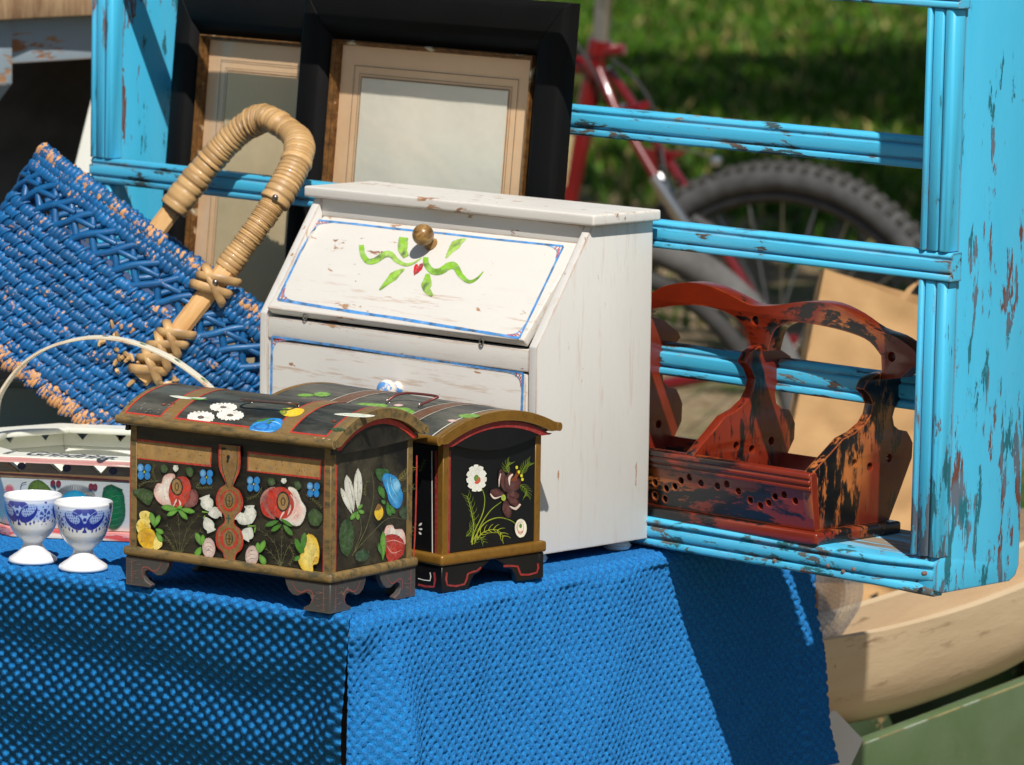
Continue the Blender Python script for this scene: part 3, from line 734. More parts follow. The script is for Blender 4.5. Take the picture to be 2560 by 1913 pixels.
    for i in range(4):
        a, b = C4[i], C4[(i + 1) % 4]
        d.stroke([(a[0] + (b[0] - a[0]) * t, a[1] + (b[1] - a[1]) * t + random.uniform(-2, 2)) for t in [k / 6 for k in range(7)]], (17 if i == 2 else 12), bl, (1, 1))
    def corner(c, a, b):
        ua = ((a[0] - c[0]) / hypot(a[0] - c[0], a[1] - c[1]), (a[1] - c[1]) / hypot(a[0] - c[0], a[1] - c[1]))
        ub = ((b[0] - c[0]) / hypot(b[0] - c[0], b[1] - c[1]), (b[1] - c[1]) / hypot(b[0] - c[0], b[1] - c[1]))
        L = 92
        p = [(c[0] + ua[0] * L * 1.25, c[1] + ua[1] * L * 1.25), (c[0] + ua[0] * L * 0.55 + ub[0] * L * 0.13, c[1] + ua[1] * L * 0.55 + ub[1] * L * 0.13),
             (c[0] + ua[0] * L * 0.24 + ub[0] * L * 0.30, c[1] + ua[1] * L * 0.24 + ub[1] * L * 0.30), (c[0] + ua[0] * L * 0.1 + ub[0] * L * 0.6, c[1] + ua[1] * L * 0.1 + ub[1] * L * 0.6), (c[0] + ub[0] * L * 1.1, c[1] + ub[1] * L * 1.1)]
        d.stroke(p, 6, bl2, (0.6, 1, 0.6))
        for f, g, ln_ in ((0.10, 0.16, 16), (0.22, 0.10, 18), (0.38, 0.06, 18), (0.06, 0.34, 16), (0.55, 0.04, 16)):
            x = c[0] + ua[0] * L * f + ub[0] * L * g; y = c[1] + ua[1] * L * f + ub[1] * L * g
            d.stroke([(x - ua[0] * 4, y - ua[1] * 4), (x + ub[0] * ln_ * .5 + ua[0] * ln_, y + ub[1] * ln_ * .5 + ua[1] * ln_)], 7, rd, (0.5, 1, 0.5), n=3)
    for i in range(4): corner(C4[i], C4[(i + 1) % 4], C4[i - 1])
    d.stroke([(592, 402), (598, 450), (625, 486), (665, 482), (712, 452), (745, 452), (780, 485), (825, 505), (870, 492), (905, 468)], 38, gr, (0.75, 1.0, 0.12), col2=gr2)
    d.stroke([(928, 465), (930, 500), (962, 538), (1005, 538), (1050, 510), (1082, 515), (1110, 560), (1150, 592), (1190, 580), (1228, 540)], 44, gr, (0.7, 1.0, 0.1), col2=gr)
    d.stroke([(812, 362), (808, 400), (808, 430), (826, 464)], 58, gr, (0.9, 1.0, 0.6), col2=gr2)
    d.stroke([(1136, 370), (1100, 388), (1066, 420), (1032, 470)], 56, gr2, (0.1, 1, 0.1), col2=gr2)
    d.stroke([(818, 526), (780, 548), (738, 585), (686, 636)], 52, gr2, (0.1, 1, 0.15), col2=gr)
    d.stroke([(938, 552), (935, 590), (932, 630), (962, 668)], 62, gr, (0.35, 1, 0.25), col2=gr2)
    d.poly([(889, 512), (897, 500), (912, 496), (915, 508), (908, 528), (890, 545), (866, 561), (863, 540), (866, 515), (874, 500), (884, 501)], rgb(206, 34, 40))
    d.build('lid_painting', M_BRUSH, lid)
    # ---- painting on the drawer front
    d = Decal(plane_fn(th, (0, -0.0008, 0), (0, -1, 0), Z6))
    C4 = [(125, 880), (1435, 1072), (1420, 1500), (118, 1300)]
    for i in range(4):
        a, b = C4[i], C4[(i + 1) % 4]
        d.stroke([(a[0] + (b[0] - a[0]) * t, a[1] + (b[1] - a[1]) * t + random.uniform(-2, 2)) for t in [k / 6 for k in range(7)]], 14, bl, (1, 1))
    for i in range(4): corner(C4[i], C4[(i + 1) % 4], C4[i - 1])
    d.build('drawer_painting', M_BRUSH, drawer)
build_cabinet()
# ================================================================== PAINTED CHESTS
def m_blackpaint(name, c, grey, k, grain=(0.25, 1, 1)):
    t = NT(name); v = t.coord(grain); f = t.noise(v, 45, 6, 0.7); g = t.noise(v, 220, 4, 0.7); h = t.noise(v, 12, 3)
    q = t.math('MULTIPLY', t.ramp(h, [(0.30, 0.0), (0.62, 1.0)]), t.ramp(f, [(0.38, 0.0), (0.66, 1.0)]))
    col = t.mix(t.math('MULTIPLY', q, k), c, grey); col = t.mix(t.ramp(g, [(0.70, 0.0), (0.76, k)]), col, rgb(150, 140, 118))
    t.bump(g, 0.3, 0.0005); return t.base(col, 0.42, 0, 0.5)
def m_gold(name, a, b, dirt, metal=0.25, rough=0.42, am=0.5):
    t = NT(name); v = t.coord((0.35, 1, 1)); f = t.noise(v, 50, 5, 0.65); g = t.noise(v, 160, 5, 0.7)
    c = t.mix(f, a, b); c = t.mix(t.math('MULTIPLY', t.ramp(g, [(0.46, 0.0), (0.64, 1.0)]), am), c, dirt)
    c = t.mix(t.math('MULTIPLY', t.edge(0.0015), t.ramp(g, [(0.4, 0.0), (0.6, 0.8)])), c, rgb(190, 160, 104))
    t.bump(t.math('ADD', f, g), 0.35, 0.0007); return t.base(c, rough, metal)
M_BLK1 = m_blackpaint('weathered_black_paint', rgb(20, 19, 17), rgb(86, 80, 62), 0.85)
M_BLK2 = m_blackpaint('glossy_black_paint', rgb(10, 10, 12), rgb(40, 38, 36), 0.25)
M_BLKL = m_blackpaint('lid_black_paint', rgb(36, 37, 36), rgb(112, 110, 98), 0.9)
M_GOLD1 = m_gold('old_gold_paint', rgb(112, 90, 52), rgb(150, 122, 74), rgb(70, 68, 50), 0.1, 0.55, 0.9)
M_GOLD2 = m_gold('bronze_gold_paint', rgb(120, 84, 30), rgb(158, 116, 48), rgb(88, 56, 22), 0.35, 0.35, 0.3)
M_FOOT1 = m_chipped('worn_dark_foot', rgb(50, 47, 42), [rgb(112, 104, 90), rgb(120, 62, 56)], (0.3, 1, 1), 90, 0.40, 0.7, rough=0.6)
M_FLOWER = m_vcol('folk_flower_paint', 0.40, 0.20, 0.12, 260)
M_FLOWER_W = m_vcol('worn_flower_paint', 0.42, 0.34, 0.2, 300, rgb(46, 42, 36))
M_LINE = m_vcol('painted_line', 0.45, 0.18, 0.1, 260)
M_IRON = m_plain('brown_iron', rgb(96, 66, 54), 0.42, 0.55, 0.3, 200)
RED = rgb(186, 52, 38); GOLDC = rgb(140, 108, 54); DGRN = rgb(44, 70, 34); LEAF = rgb(74, 138, 42); LEAF2 = rgb(118, 172, 66); OLV = rgb(96, 96, 54); BLK = rgb(16, 16, 16)
WHT = rgb(236, 234, 220); PNK = rgb(232, 178, 166); YEL = rgb(232, 190, 46); YEL2 = rgb(246, 224, 128); BLU = rgb(34, 136, 206); BLU2 = rgb(150, 206, 238); MRN = rgb(98, 44, 42)

def arc_pts(y0, y1, z0, rise, n, off=0.0):
    c = (y1 - y0) / 2; Rr = (c * c + rise * rise) / (2 * rise); yc = (y0 + y1) / 2; zc = z0 + rise - Rr; a = math.asin(min(1, c / Rr))
    return [(yc + (Rr + off) * sin(-a + 2 * a * i / n), zc + (Rr + off) * cos(-a + 2 * a * i / n)) for i in range(n + 1)], (yc, zc, Rr, a)

def build_chest(label, M, Wd, Dp, h0, h1, rise, ovy, mats, gold2=False):
    th = T('painted_chest', label, 'chest', M)
    blk, gold, lidm, footm = mats; bi = 0.005
    hm = 0.0075 if not gold2 else 0.009
    # base moulding
    mold = MB().box(-Wd, 0, 0, Dp, h0, h0 + hm).build('base_moulding', gold, th, bevel=0.003, seg=3)
    body = MB().box(-Wd + bi, -bi, bi, Dp - bi, h0 + hm, h1 + 0.001).build('body', blk, th, bevel=0.0006, seg=1)
    # corner strips
    cw = 0.0058
    for cx, cy in ((-Wd + bi, bi), (-bi, bi), (-bi, Dp - bi), (-Wd + bi, Dp - bi)):
        sx = 1 if cx < -Wd / 2 else -1; sy = 1 if cy < Dp / 2 else -1; e = 0.0007
        o = [(cx - sx * e, cy - sy * e), (cx + sx * cw, cy - sy * e), (cx + sx * cw, cy + sy * 0.001), (cx + sx * 0.001, cy + sy * 0.001), (cx + sx * 0.001, cy + sy * cw), (cx - sx * e, cy + sy * cw)]
        MB().prism(o, h0 + hm - 0.0002, h1 - 0.0004, lambda p, q, t: (p, q, t)).build('corner_strip', gold, th, bevel=0.0004, seg=1)
    # bracket feet
    if gold2: ft = [(0, 0), (0.030, 0), (0.032, 0.006), (0.036, 0.011), (0.042, 0.0125), (0.045, 0.016), (0.054, h0 - 0.0003), (0, h0 - 0.0003)]
    else: ft = [(0, 0), (0.0255, 0), (0.0265, 0.0025), (0.0205, 0.005), (0.0185, 0.009), (0.0200, 0.0125), (0.0235, 0.0140), (0.0275, 0.0125), (0.0320, 0.0105), (0.0370, 0.0110), (0.0410, 0.0140), (0.0435, 0.0185), (0.0450, h0 - 0.0003), (0, h0 - 0.0003)]
    sf = min(1.0, (Dp / 2 - 0.004) / ft[-2][0]); tk = 0.0055
    for sx in (0, 1):
        for sy in (0, 1):
            mb = MB()
            X = (lambda p: -Wd + 0.002 + p) if sx == 0 else (lambda p: -0.002 - p)
            Y = (lambda p: 0.002 + p) if sy == 0 else (lambda p: Dp - 0.002 - p)
            mb.prism(ft, 0, tk, lambda p, q, t: (X(p), Y(t), q)); mb.prism([(p * sf, q) for p, q in ft], 0, tk, lambda p, q, t: (X(t + 0.0001), Y(p + 0.0001 if p > tk else tk * 0.999 if False else p + 0.0001), q))
            mb.build('bracket_foot', footm, th, bevel=0.0005, seg=1)
    # barrel lid
    y0, y1 = -ovy, Dp + ovy; ox = 0.0035; N = 20
    P, (yc, zc, Rr, al) = arc_pts(y0, y1, h1 + 0.0035, rise, N); Q, _ = arc_pts(y0, y1, h1 + 0.0035, rise, N, -0.0075)
    out = P + [(y1 - 0.001, h1 + 0.0002)] + [(q[0], max(q[1], h1 + 0.0003)) for q in reversed(Q)] + [(y0 + 0.001, h1 + 0.0002)]
    lid = MB().prism(out, -Wd - ox, ox, lambda p, q, t: (t, p, q)).build('lid', lidm, th, smooth=35)
    # rounded gold edge at front and back
    for yy, s in ((y0, 1), (y1, -1)):
        MB().tube([(-Wd - ox - 0.0006, yy + s * 0.0015, h1 + 0.0030), (ox + 0.0006, yy + s * 0.0015, h1 + 0.0030)], 0.0036, 12, flat=0.8).build('lid_edge', gold, th, smooth=50)
    # gold rim on the end grain and dark end boards
    for x0, x1 in ((ox - 0.0036, ox + 0.0004), (-Wd - ox - 0.0004, -Wd - ox + 0.0036)):
        rim = [(y, z) for y, z in arc_pts(y0, y1, h1 + 0.0035, rise, N, 0.0004)[0]] + [(q[0], max(q[1], h1)) for q in reversed(arc_pts(y0 + 0.001, y1 - 0.001, h1 + 0.0035, rise, N, -0.0078)[0])]
        MB().prism(rim, x0, x1, lambda p, q, t: (t, p, q)).build('end_rim', gold, th, bevel=0.0005, seg=1)
    dk = 0.006 if not gold2 else 0.013
    for x0, x1 in ((-bi + 0.0012, ox - 0.0038 + (0.001 if gold2 else 0)), (-Wd - ox + 0.0038, -Wd + bi - 0.0012)):
        if gold2:
            low = [(y1 - 0.004 - (y1 - y0 - 0.008) * i / 12, h1 + 0.003 - dk * sin(pi * i / 12)) for i in range(13)]
        else: low = [(y1 - 0.006, h1 - dk * 0.55), (yc, h1 - dk), (y0 + 0.006, h1 - dk)]
        en = [(q[0], max(q[1], h1)) for q in arc_pts(y0 + 0.0015, y1 - 0.0015, h1 + 0.0035, rise, N, -0.008)[0]] + low
        MB().prism(en, x0, x1, lambda p, q, t: (t, p, q)).build('lid_end', blk, th, bevel=0.0005, seg=1)
    def lid_fn(zz):
        def fn(p, o):
            w = rdir(zz(*p)); O = th.Mi @ CAM; Dv = (th.Mi.to_3x3() @ w)
            Rx = Rr + o; a = Dv.y ** 2 + Dv.z ** 2; b = 2 * ((O.y - yc) * Dv.y + (O.z - zc) * Dv.z); c = (O.y - yc) ** 2 + (O.z - zc) ** 2 - Rx * Rx
            ds = max(b * b - 4 * a * c, 0.0); return O + Dv * ((-b - sqrt(ds)) / (2 * a))
        return fn
    def band(x0, x1, a0, a1, o, n=18):
        """strip on the barrel between two x and two arc fractions"""
        V = []
        for i in range(n + 1):
            a = -al + 2 * al * (a0 + (a1 - a0) * i / n); y = yc + (Rr + o) * sin(a); z = zc + (Rr + o) * cos(a); V += [(x0, y, z), (x1, y, z)]
        return V, [(2 * i, 2 * i + 1, 2 * i + 3, 2 * i + 2) for i in range(n)]
    def arcstripe(x, r_in, r_out, col, mat, nm):
        a_, _ = arc_pts(y0 + 0.003, y1 - 0.003, h1 + 0.0035, rise, 24, -r_in); b_, _ = arc_pts(y0 + 0.003, y1 - 0.003, h1 + 0.0035, rise, 24, -r_out); V = []
        for p, q in zip(a_, b_): V += [(x, p[0], max(p[1], h1 - 0.002)), (x, q[0], max(q[1], h1 - 0.003))]
        MB().add(V, [(2 * i, 2 * i + 1, 2 * i + 3, 2 * i + 2) for i in range(24)], col).build(nm, mat, th, fix=False)
    th.lid = lid; th.body = body; th.lid_fn = lid_fn; th.band = band; th.arcstripe = arcstripe; th.geo = (yc, zc, Rr, al, y0, y1, ox, bi)
    return th
def bail(th, a, b, sag, mat, lift=0.004):
    """wire handle lying on the lid between two eye bolts"""
    for p in (a, b):
        MB().tube([p + Vector((0, 0.0018 * cos(q), 0.0018 * sin(q) + 0.001)) for q in [2 * pi * i / 10 for i in range(10)]], 0.0007, 6, True).build('eye_bolt', M_STEEL, th, smooth=60)
    q = sag
    MB().tube(catmull([a + Vector((0, 0, lift * .4)), a + q * 0.55 + Vector((-0.002, 0, lift)), a + q + Vector((0.004, 0, lift)), b + q + Vector((-0.004, 0, lift)), b + q * 0.55 + Vector((0.002, 0, lift)), b + Vector((0, 0, lift * .4))], 6, False), 0.0011, 8).build('bail_handle', mat, th, smooth=60)

def daisy(d, c, r, ry, n, col, cc, k=0.36):
    for i in range(n):
        a = 2 * pi * i / n + 0.1
        d.petal((c[0] + cos(a) * r * .18, c[1] + sin(a) * ry * .18), (c[0] + cos(a) * r, c[1] + sin(a) * ry), r * k * (0.55 + 0.45 * ry / r), col, mixc(col, rgb(190, 190, 190), 0.25), 0.5)
    d.ell(c, r * 0.26, ry * 0.26, cc[0], cc[1])
def pansy(d, c, s, k=1.0):
    for dx, dy, rx, ry, cl in ((-24, -26, 22, 28, BLU2), (22, -24, 22, 28, BLU), (-22, 22, 22, 28, BLU), (20, 24, 20, 28, BLU)):
        d.ell((c[0] + dx * s, c[1] + dy * s), rx * s, ry * s, mixc(BLU, rgb(12, 84, 160), 0.3), mixc(cl, BLU, 0.3), n=14)
    d.ell((c[0], c[1]), 6 * s, 9 * s, LEAF2, YEL, n=8)
def fern(d, p, w, col, n=7, L=26, side=(1, -1)):
    P = catmull([(a[0], a[1], 0) for a in p], 8, False); d.stroke(p, w, col, (1, 0.4))
    m = len(P)
    for i in range(2, m - 1, max(1, m // n)):
        t = (P[i] - P[i - 1]).normalized(); q = Vector((-t.y, t.x, 0))
        for s in side: d.stroke([(P[i].x, P[i].y), ((P[i] + t * L * .5 + q * s * L * .5).x, (P[i] + t * L * .5 + q * s * L * .5).y), ((P[i] + t * L + q * s * L * .7).x, (P[i] + t * L + q * s * L * .7).y)], w * 0.8, col, (1, 0.3), n=3)

def chest_one():
    Wd, Dp, h0, h1 = 0.2097, 0.1113, 0.0235, 0.1287
    th = build_chest('small weathered black chest painted with roses and gold panels, at the table corner', mat_xf((-0.0228, -0.0026, ZT), 0.0059), Wd, Dp, h0, h1, 0.0215, 0.0036, (M_BLK1, M_GOLD1, M_BLKL, M_FOOT1))
    yc, zc, Rr, al, y0, y1, ox, bi = th.geo
    d = Decal(plane_fn(th, (0, bi, 0), (0, -1, 0), Z4))
    # frame lines and gold tablets
    d.stroke([(127, 402), (122, 780), (120, 1160)], 10, RED); d.stroke([(1418, 560), (1415, 900), (1408, 1330)], 11, RED)
    for R4 in ([(160, 418), (668, 478), (660, 608), (160, 552)], [(903, 502), (1398, 560), (1388, 692), (900, 634)]):
        c = (sum(p[0] for p in R4) / 4, sum(p[1] for p in R4) / 4)
        d.poly(R4, RED); d.poly([(c[0] + (p[0] - c[0]) * 0.968, c[1] + (p[1] - c[1]) * 0.84) for p in R4], rgb(168, 130, 74))
    d.cut('painted_border', M_FLOWER_W, th.body)
    # stems
    for p in ([(452, 1205), (450, 1060), (438, 900)], [(452, 1205), (500, 1030), (590, 920)], [(452, 1205), (410, 1060), (360, 990)], [(455, 1190), (520, 1080), (600, 1030)], [(450, 1190), (385, 1110), (340, 1090)]):
        fern(d, p, 6, mixc(OLV, rgb(60, 66, 36), 0.4), 5, 22)
    d.cut('painted_stems', M_FLOWER_W, th.body)
    for p in ([(1125, 1275), (1130, 1140), (1135, 1000)], [(1125, 1275), (1080, 1110), (960, 1010)], [(1125, 1275), (1170, 1150), (1230, 1080)], [(1120, 1270), (1060, 1180), (990, 1130)]):
        fern(d, p, 6, mixc(OLV, rgb(60, 66, 36), 0.4), 5, 22)
    d.cut('painted_stems', M_FLOWER_W, th.body)
    for p in ([(290, 690), (270, 640), (285, 590)], [(560, 740), (600, 690), (590, 630)], [(310, 700), (230, 705), (175, 735)], [(560, 745), (620, 745), (665, 740)], [(1000, 740), (960, 800), (900, 820)], [(1290, 790), (1350, 830), (1400, 880)], [(1180, 1130), (1210, 1200), (1180, 1260)], [(350, 1060), (400, 1130), (420, 1180)]):
        fern(d, p, 5, OLV, 6, 18); d.cut('painted_frond', M_FLOWER_W, th.body)
    for q in ([(135, 770), (200, 745), (275, 775), (270, 830), (245, 865), (190, 830)], [(325, 600), (350, 588), (372, 612), (360, 648), (330, 640)], [(490, 620), (520, 605), (545, 635), (530, 675), (500, 660)], [(1035, 690), (1075, 680), (1090, 720), (1050, 735)], [(1210, 710), (1245, 700), (1265, 740), (1230, 765)], [(1305, 920), (1350, 880), (1405, 930), (1380, 1000), (1320, 990)]):
        d.blob(q, DGRN, rgb(66, 92, 48), jit=0.15); d.cut('painted_leaf', M_FLOWER_W, th.body)
    # rose left
    d.blob([(274, 770), (296, 718), (328, 712), (344, 665), (388, 644), (425, 660), (405, 730), (392, 800), (415, 875), (340, 868), (292, 828)], PNK, WHT, jit=0.1)
    d.blob([(392, 700), (440, 668), (492, 668), (526, 712), (530, 790), (502, 862), (432, 884), (384, 850), (372, 780)], RED, rgb(202, 66, 46), jit=0.1)
    d.blob([(522, 762), (558, 754), (580, 808), (562, 862), (512, 882), (468, 872), (506, 828)], MRN, rgb(150, 92, 86), jit=0.15)
    for p in ([(345, 720), (340, 790), (385, 860)], [(372, 690), (365, 770), (392, 850)], [(395, 680), (372, 720), (368, 780)], [(410, 870), (425, 835), (430, 820)], [(450, 878), (455, 850), (445, 826)]):
        d.stroke(p, 13, mixc(PNK, WHT, 0.6), (0.3, 1, 0.2))
    for c in ((432, 738),):
        d.ell(c, 43, 64, rgb(26, 40, 34), rot=-0.12); d.ell(c, 34, 54, rgb(160, 122, 70), rot=-0.12); d.ell(c, 15, 30, rgb(40, 44, 34)); d.ell(c, 9, 22, rgb(160, 122, 70))
    for a, b, w in (((440, 888), (325, 872), 44), ((440, 895), (365, 930), 34), ((440, 890), (505, 958), 36), ((450, 885), (556, 908), 36), ((430, 880), (470, 870), 24)):
        d.petal(a, b, w, LEAF, LEAF2)
    d.cut('painted_rose', M_FLOWER_W, th.body)
    # rose right
    d.blob([(984, 850), (1000, 782), (1048, 742), (1090, 738), (1050, 800), (1055, 900), (1095, 962), (1015, 925)], mixc(MRN, PNK, 0.45), mixc(MRN, RED, 0.5), jit=0.2)
    d.blob([(1170, 738), (1228, 750), (1266, 830), (1297, 885), (1282, 962), (1240, 1006), (1162, 988), (1110, 952), (1188, 930), (1222, 850)], WHT, PNK, jit=0.08)
    d.blob([(1032, 775), (1090, 738), (1160, 742), (1208, 792), (1214, 880), (1172, 950), (1102, 952), (1046, 900)], RED, rgb(202, 60, 44), jit=0.1)
    d.blob([(988, 862), (1003, 840), (1030, 905), (1085, 958), (1030, 940), (1000, 910)], RED, jit=0.1)
    for p in ([(1190, 790), (1222, 850), (1200, 920)], [(1120, 950), (1140, 915), (1150, 900)], [(1165, 955), (1215, 930), (1240, 880)], [(1170, 930), (1185, 890), (1190, 860)]):
        d.stroke(p, 15, mixc(PNK, WHT, 0.5), (0.3, 1, 0.2))
    c = (1140, 838); d.ell(c, 47, 72, rgb(26, 40, 34)); d.ell(c, 37, 60, rgb(160, 122, 70)); d.ell(c, 17, 30, rgb(40, 44, 34)); d.ell(c, 10, 22, rgb(160, 122, 70))
    for a, b, w in (((1110, 965), (1020, 1000), 36), ((1130, 990), (1060, 1035), 34), ((1140, 990), (1205, 1065), 36), ((1120, 950), (1205, 1005), 26)):
        d.petal(a, b, w, mixc(LEAF, DGRN, 0.4), LEAF)
    d.cut('painted_rose', M_FLOWER_W, th.body)
    # pansies, snowdrops, buds
    for pc, ps in (((215, 640), 1.05), ((630, 676), 1.0), ((944, 722), 1.0), ((1343, 760), 0.98)): pansy(d, pc, ps); d.cut('painted_pansy', M_FLOWER_W, th.body)
    for grp, st in (((((655, 905), (615, 800), 92), ((640, 920), (730, 905), 84), ((620, 940), (665, 1040), 78)), ([(600, 905), (640, 910)], [(610, 950), (618, 930)])),
                    ((((925, 985), (830, 925), 84), ((930, 985), (915, 862), 86), ((930, 1010), (880, 1090), 92)), ([(905, 1000), (960, 1000)], [(955, 1010), (950, 1045)])),
                    ((((425, 640), (425, 595), 40),), ()), ((((1145, 720), (1145, 682), 40),), ())):
        for a, b, w in grp: d.petal(a, b, w, rgb(206, 210, 196), WHT, 0.75)
        for p in st: d.stroke(p, 12, LEAF2, (1, .5), n=2)
        d.cut('painted_snowdrop', M_FLOWER_W, th.body)
    d.blob([(180, 915), (215, 896), (255, 910), (262, 960), (235, 1000), (195, 970)], YEL2, rgb(220, 196, 90), jit=0.1)
    d.blob([(158, 1010), (175, 960), (215, 950), (260, 1000), (245, 1070), (185, 1060)], YEL2, YEL, jit=0.1)
    d.blob([(166, 1060), (205, 1015), (270, 1020), (300, 1080), (290, 1140), (245, 1168), (190, 1130)], YEL, rgb(226, 166, 26), jit=0.12)
    d.blob([(285, 1070), (325, 1090), (336, 1130), (300, 1160), (275, 1150)], YEL2, jit=0.1)
    for k in range(5): d.stroke([(190 + 8 * k, 1010 + k * 22), (220, 1000 + k * 26), (252, 1012 + k * 24)], 4, rgb(214, 158, 34), (0.3, 1, 0.3))
    for a, b, w in (((285, 1010), (256, 905), 40), ((285, 1005), (318, 925), 36), ((290, 1020), (345, 1050), 36), ((295, 1040), (335, 1110), 36)): d.petal(a, b, w, LEAF, LEAF2)
    d.cut('painted_yellow_rose', M_FLOWER_W, th.body)
    d.blob([(1255, 1180), (1290, 1060), (1330, 1048), (1370, 1090), (1386, 1170), (1375, 1250), (1342, 1265), (1340, 1310), (1300, 1322), (1255, 1280), (1238, 1230)], YEL, YEL2, jit=0.1)
    d.ell((1360, 1222), 16, 18, rgb(226, 150, 60), YEL)
    for a, b, w in (((1270, 1170), (1285, 1040), 44), ((1262, 1190), (1222, 1080), 40), ((1255, 1200), (1215, 1230), 34), ((1245, 1140), (1280, 1180), 34)): d.petal(a, b, w, mixc(LEAF, DGRN, .4), LEAF)
    d.cut('painted_yellow_rose', M_FLOWER_W, th.body)
    for c, s in (((645, 1148), 1), ((932, 1200), -1)):
        d.ell(c, 46, 74, rgb(196, 168, 158), rgb(228, 208, 196), rot=-0.08 * s)
        for k in range(3): d.stroke([(c[0] - 28 * s, c[1] - 30 + k * 26), (c[0] + 6 * s, c[1] - 40 + k * 28), (c[0] + 30 * s, c[1] - 10 + k * 22)], 4, rgb(150, 108, 96), (0.2, 1, 0.2))
        x = c[0] - 52 * s
        for a, b, w in (((x, c[1] - 20), (x - 34 * s, c[1] - 106), 40), ((x + 6 * s, c[1] - 20), (x + 14 * s, c[1] - 92), 34), ((x, c[1] - 10), (x - 38 * s, c[1] + 60), 44)): d.petal(a, b, w, LEAF, LEAF2)
        d.cut('painted_bud', M_FLOWER_W, th.body)
    # lock strap in the middle
    def lobe(col, k, dy=0.0):
        L = [(-66, 455), (-66, 600), (-38, 680), (-24, 722), (-60, 750), (-84, 815), (-74, 880), (-36, 925), (-32, 975), (-70, 1015), (-86, 1080), (-76, 1140), (-40, 1180), (-34, 1256)]
        pts = [(783 + x * k, y + (0 if i else 0)) for i, (x, y) in enumerate(L)]
        pts2 = [(783 - x * k, y + 14) for x, y in reversed(L)]
        d.poly([(p.x, p.y) for p in catmull([(a, b, 0) for a, b in pts], 4, False)] + [(p.x, p.y) for p in catmull([(a, b, 0) for a, b in pts2], 4, False)], col)
    lobe(RED, 1.08); lobe(rgb(138, 104, 56), 0.90)
    for cy in (832, 1086):
        d.ell((781, cy), 66, 76, RED); d.ell((781, cy - 4), 44, 64, rgb(138, 104, 56)); d.ell((781, cy - 2), 27, 48, rgb(24, 50, 40)); d.ell((781, cy - 2), 20, 42, rgb(138, 104, 56))
        d.stroke([(781, cy - 34), (781, cy + 30)], 7, rgb(24, 50, 40), n=2); d.stroke([(764, cy - 2), (798, cy + 2)], 7, rgb(24, 50, 40), n=2)
    d.stroke([(776, 925), (776, 985)], 8, rgb(40, 84, 70), n=2); d.stroke([(760, 948), (794, 952)], 8, rgb(40, 84, 70), n=2)
    for x in (-1, 1): d.stroke([(783 + x * 50, 470), (783 + x * 50, 600), (783 + x * 30, 680), (783 + x * 14, 740)], 5, rgb(34, 52, 38))
    d.ell((775, 542), 13, 16, BLK); d.ell((771, 566), 8, 14, BLK); d.ell((745, 485), 18, 9, BLK)
    d.build('painted_lock_strap', M_FLOWER_W, th.body)
    # right side
    d = Decal(plane_fn(th, (-bi, 0, 0), (1, 0, 0), Z4))
    d.stroke([(1497, 585), (1492, 950), (1488, 1335)], 11, RED); d.stroke([(2032, 530), (2025, 900), (2010, 1240)], 11, RED)
    for p in ([(1600, 1200), (1700, 1000), (1745, 780), (1730, 640)], [(1610, 1180), (1720, 1060), (1840, 950), (1960, 960)], [(1620, 1150), (1660, 1040), (1655, 950)]): d.stroke(p, 6, OLV, (1, .5))
    fern(d, [(1905, 700), (1950, 660), (2010, 600)], 7, rgb(132, 118, 58), 6, 36); fern(d, [(1900, 800), (1960, 760), (2010, 740)], 6, OLV, 6, 26)
    fern(d, [(1950, 1080), (1990, 1060), (2010, 1000)], 5, OLV, 5, 20); fern(d, [(1690, 800), (1680, 760), (1700, 700)], 6, OLV, 5, 24)
    d.blob([(1510, 1060), (1530, 970), (1580, 950), (1615, 1020), (1610, 1130), (1570, 1210), (1525, 1170)], DGRN, rgb(52, 84, 44), jit=0.2)
    d.blob([(1620, 1180), (1680, 1150), (1720, 1200), (1680, 1240), (1625, 1230)], rgb(36, 58, 36), rgb(50, 84, 56), jit=0.2)
    d.blob([(1910, 900), (1960, 860), (1995, 900), (1985, 950), (1930, 950)], rgb(44, 68, 40), jit=0.1)
    d.blob([(1750, 625), (1800, 615), (1850, 630), (1830, 690), (1780, 700)], rgb(40, 86, 36), jit=0.1)
    for a, b, w in (((1610, 905), (1562, 655), 62), ((1600, 920), (1524, 742), 40), ((1640, 890), (1640, 610), 60)): d.petal(a, b, w, rgb(206, 206, 190), WHT)
    for p in ([(1612, 880), (1600, 790), (1575, 690)], [(1640, 870), (1638, 760), (1638, 660)]): d.stroke(p, 5, rgb(150, 150, 140), (0.4, 1, 0.2))
    for a, b, w in (((1630, 905), (1590, 960), 34), ((1635, 900), (1640, 962), 30), ((1640, 895), (1682, 915), 30), ((1635, 890), (1672, 856), 24)): d.petal(a, b, w, LEAF, LEAF2)
    d.blob([(1798, 690), (1815, 645), (1860, 650), (1905, 680), (1925, 740), (1942, 800), (1930, 870), (1895, 890), (1850, 850), (1830, 780)], BLU, rgb(64, 168, 222), jit=0.12)
    d.blob([(1870, 690), (1900, 685), (1925, 730), (1905, 780), (1875, 755)], rgb(90, 182, 226), BLU2)
    for p in ([(1835, 700), (1850, 780), (1890, 850)], [(1855, 670), (1865, 740), (1905, 810)]): d.stroke(p, 8, BLU2, (0.2, 1, 0.2))
    for a, b, w in (((1815, 820), (1780, 730), 46), ((1835, 840), (1855, 940), 40), ((1820, 830), (1800, 850), 40), ((1850, 860), (1885, 920), 34)): d.petal(a, b, w, rgb(40, 96, 36), LEAF)
    d.blob([(1748, 905), (1775, 850), (1805, 880), (1808, 930), (1780, 966), (1755, 945)], YEL, rgb(236, 196, 40)); d.blob([(1752, 895), (1775, 850), (1798, 872), (1780, 895)], rgb(140, 104, 54))
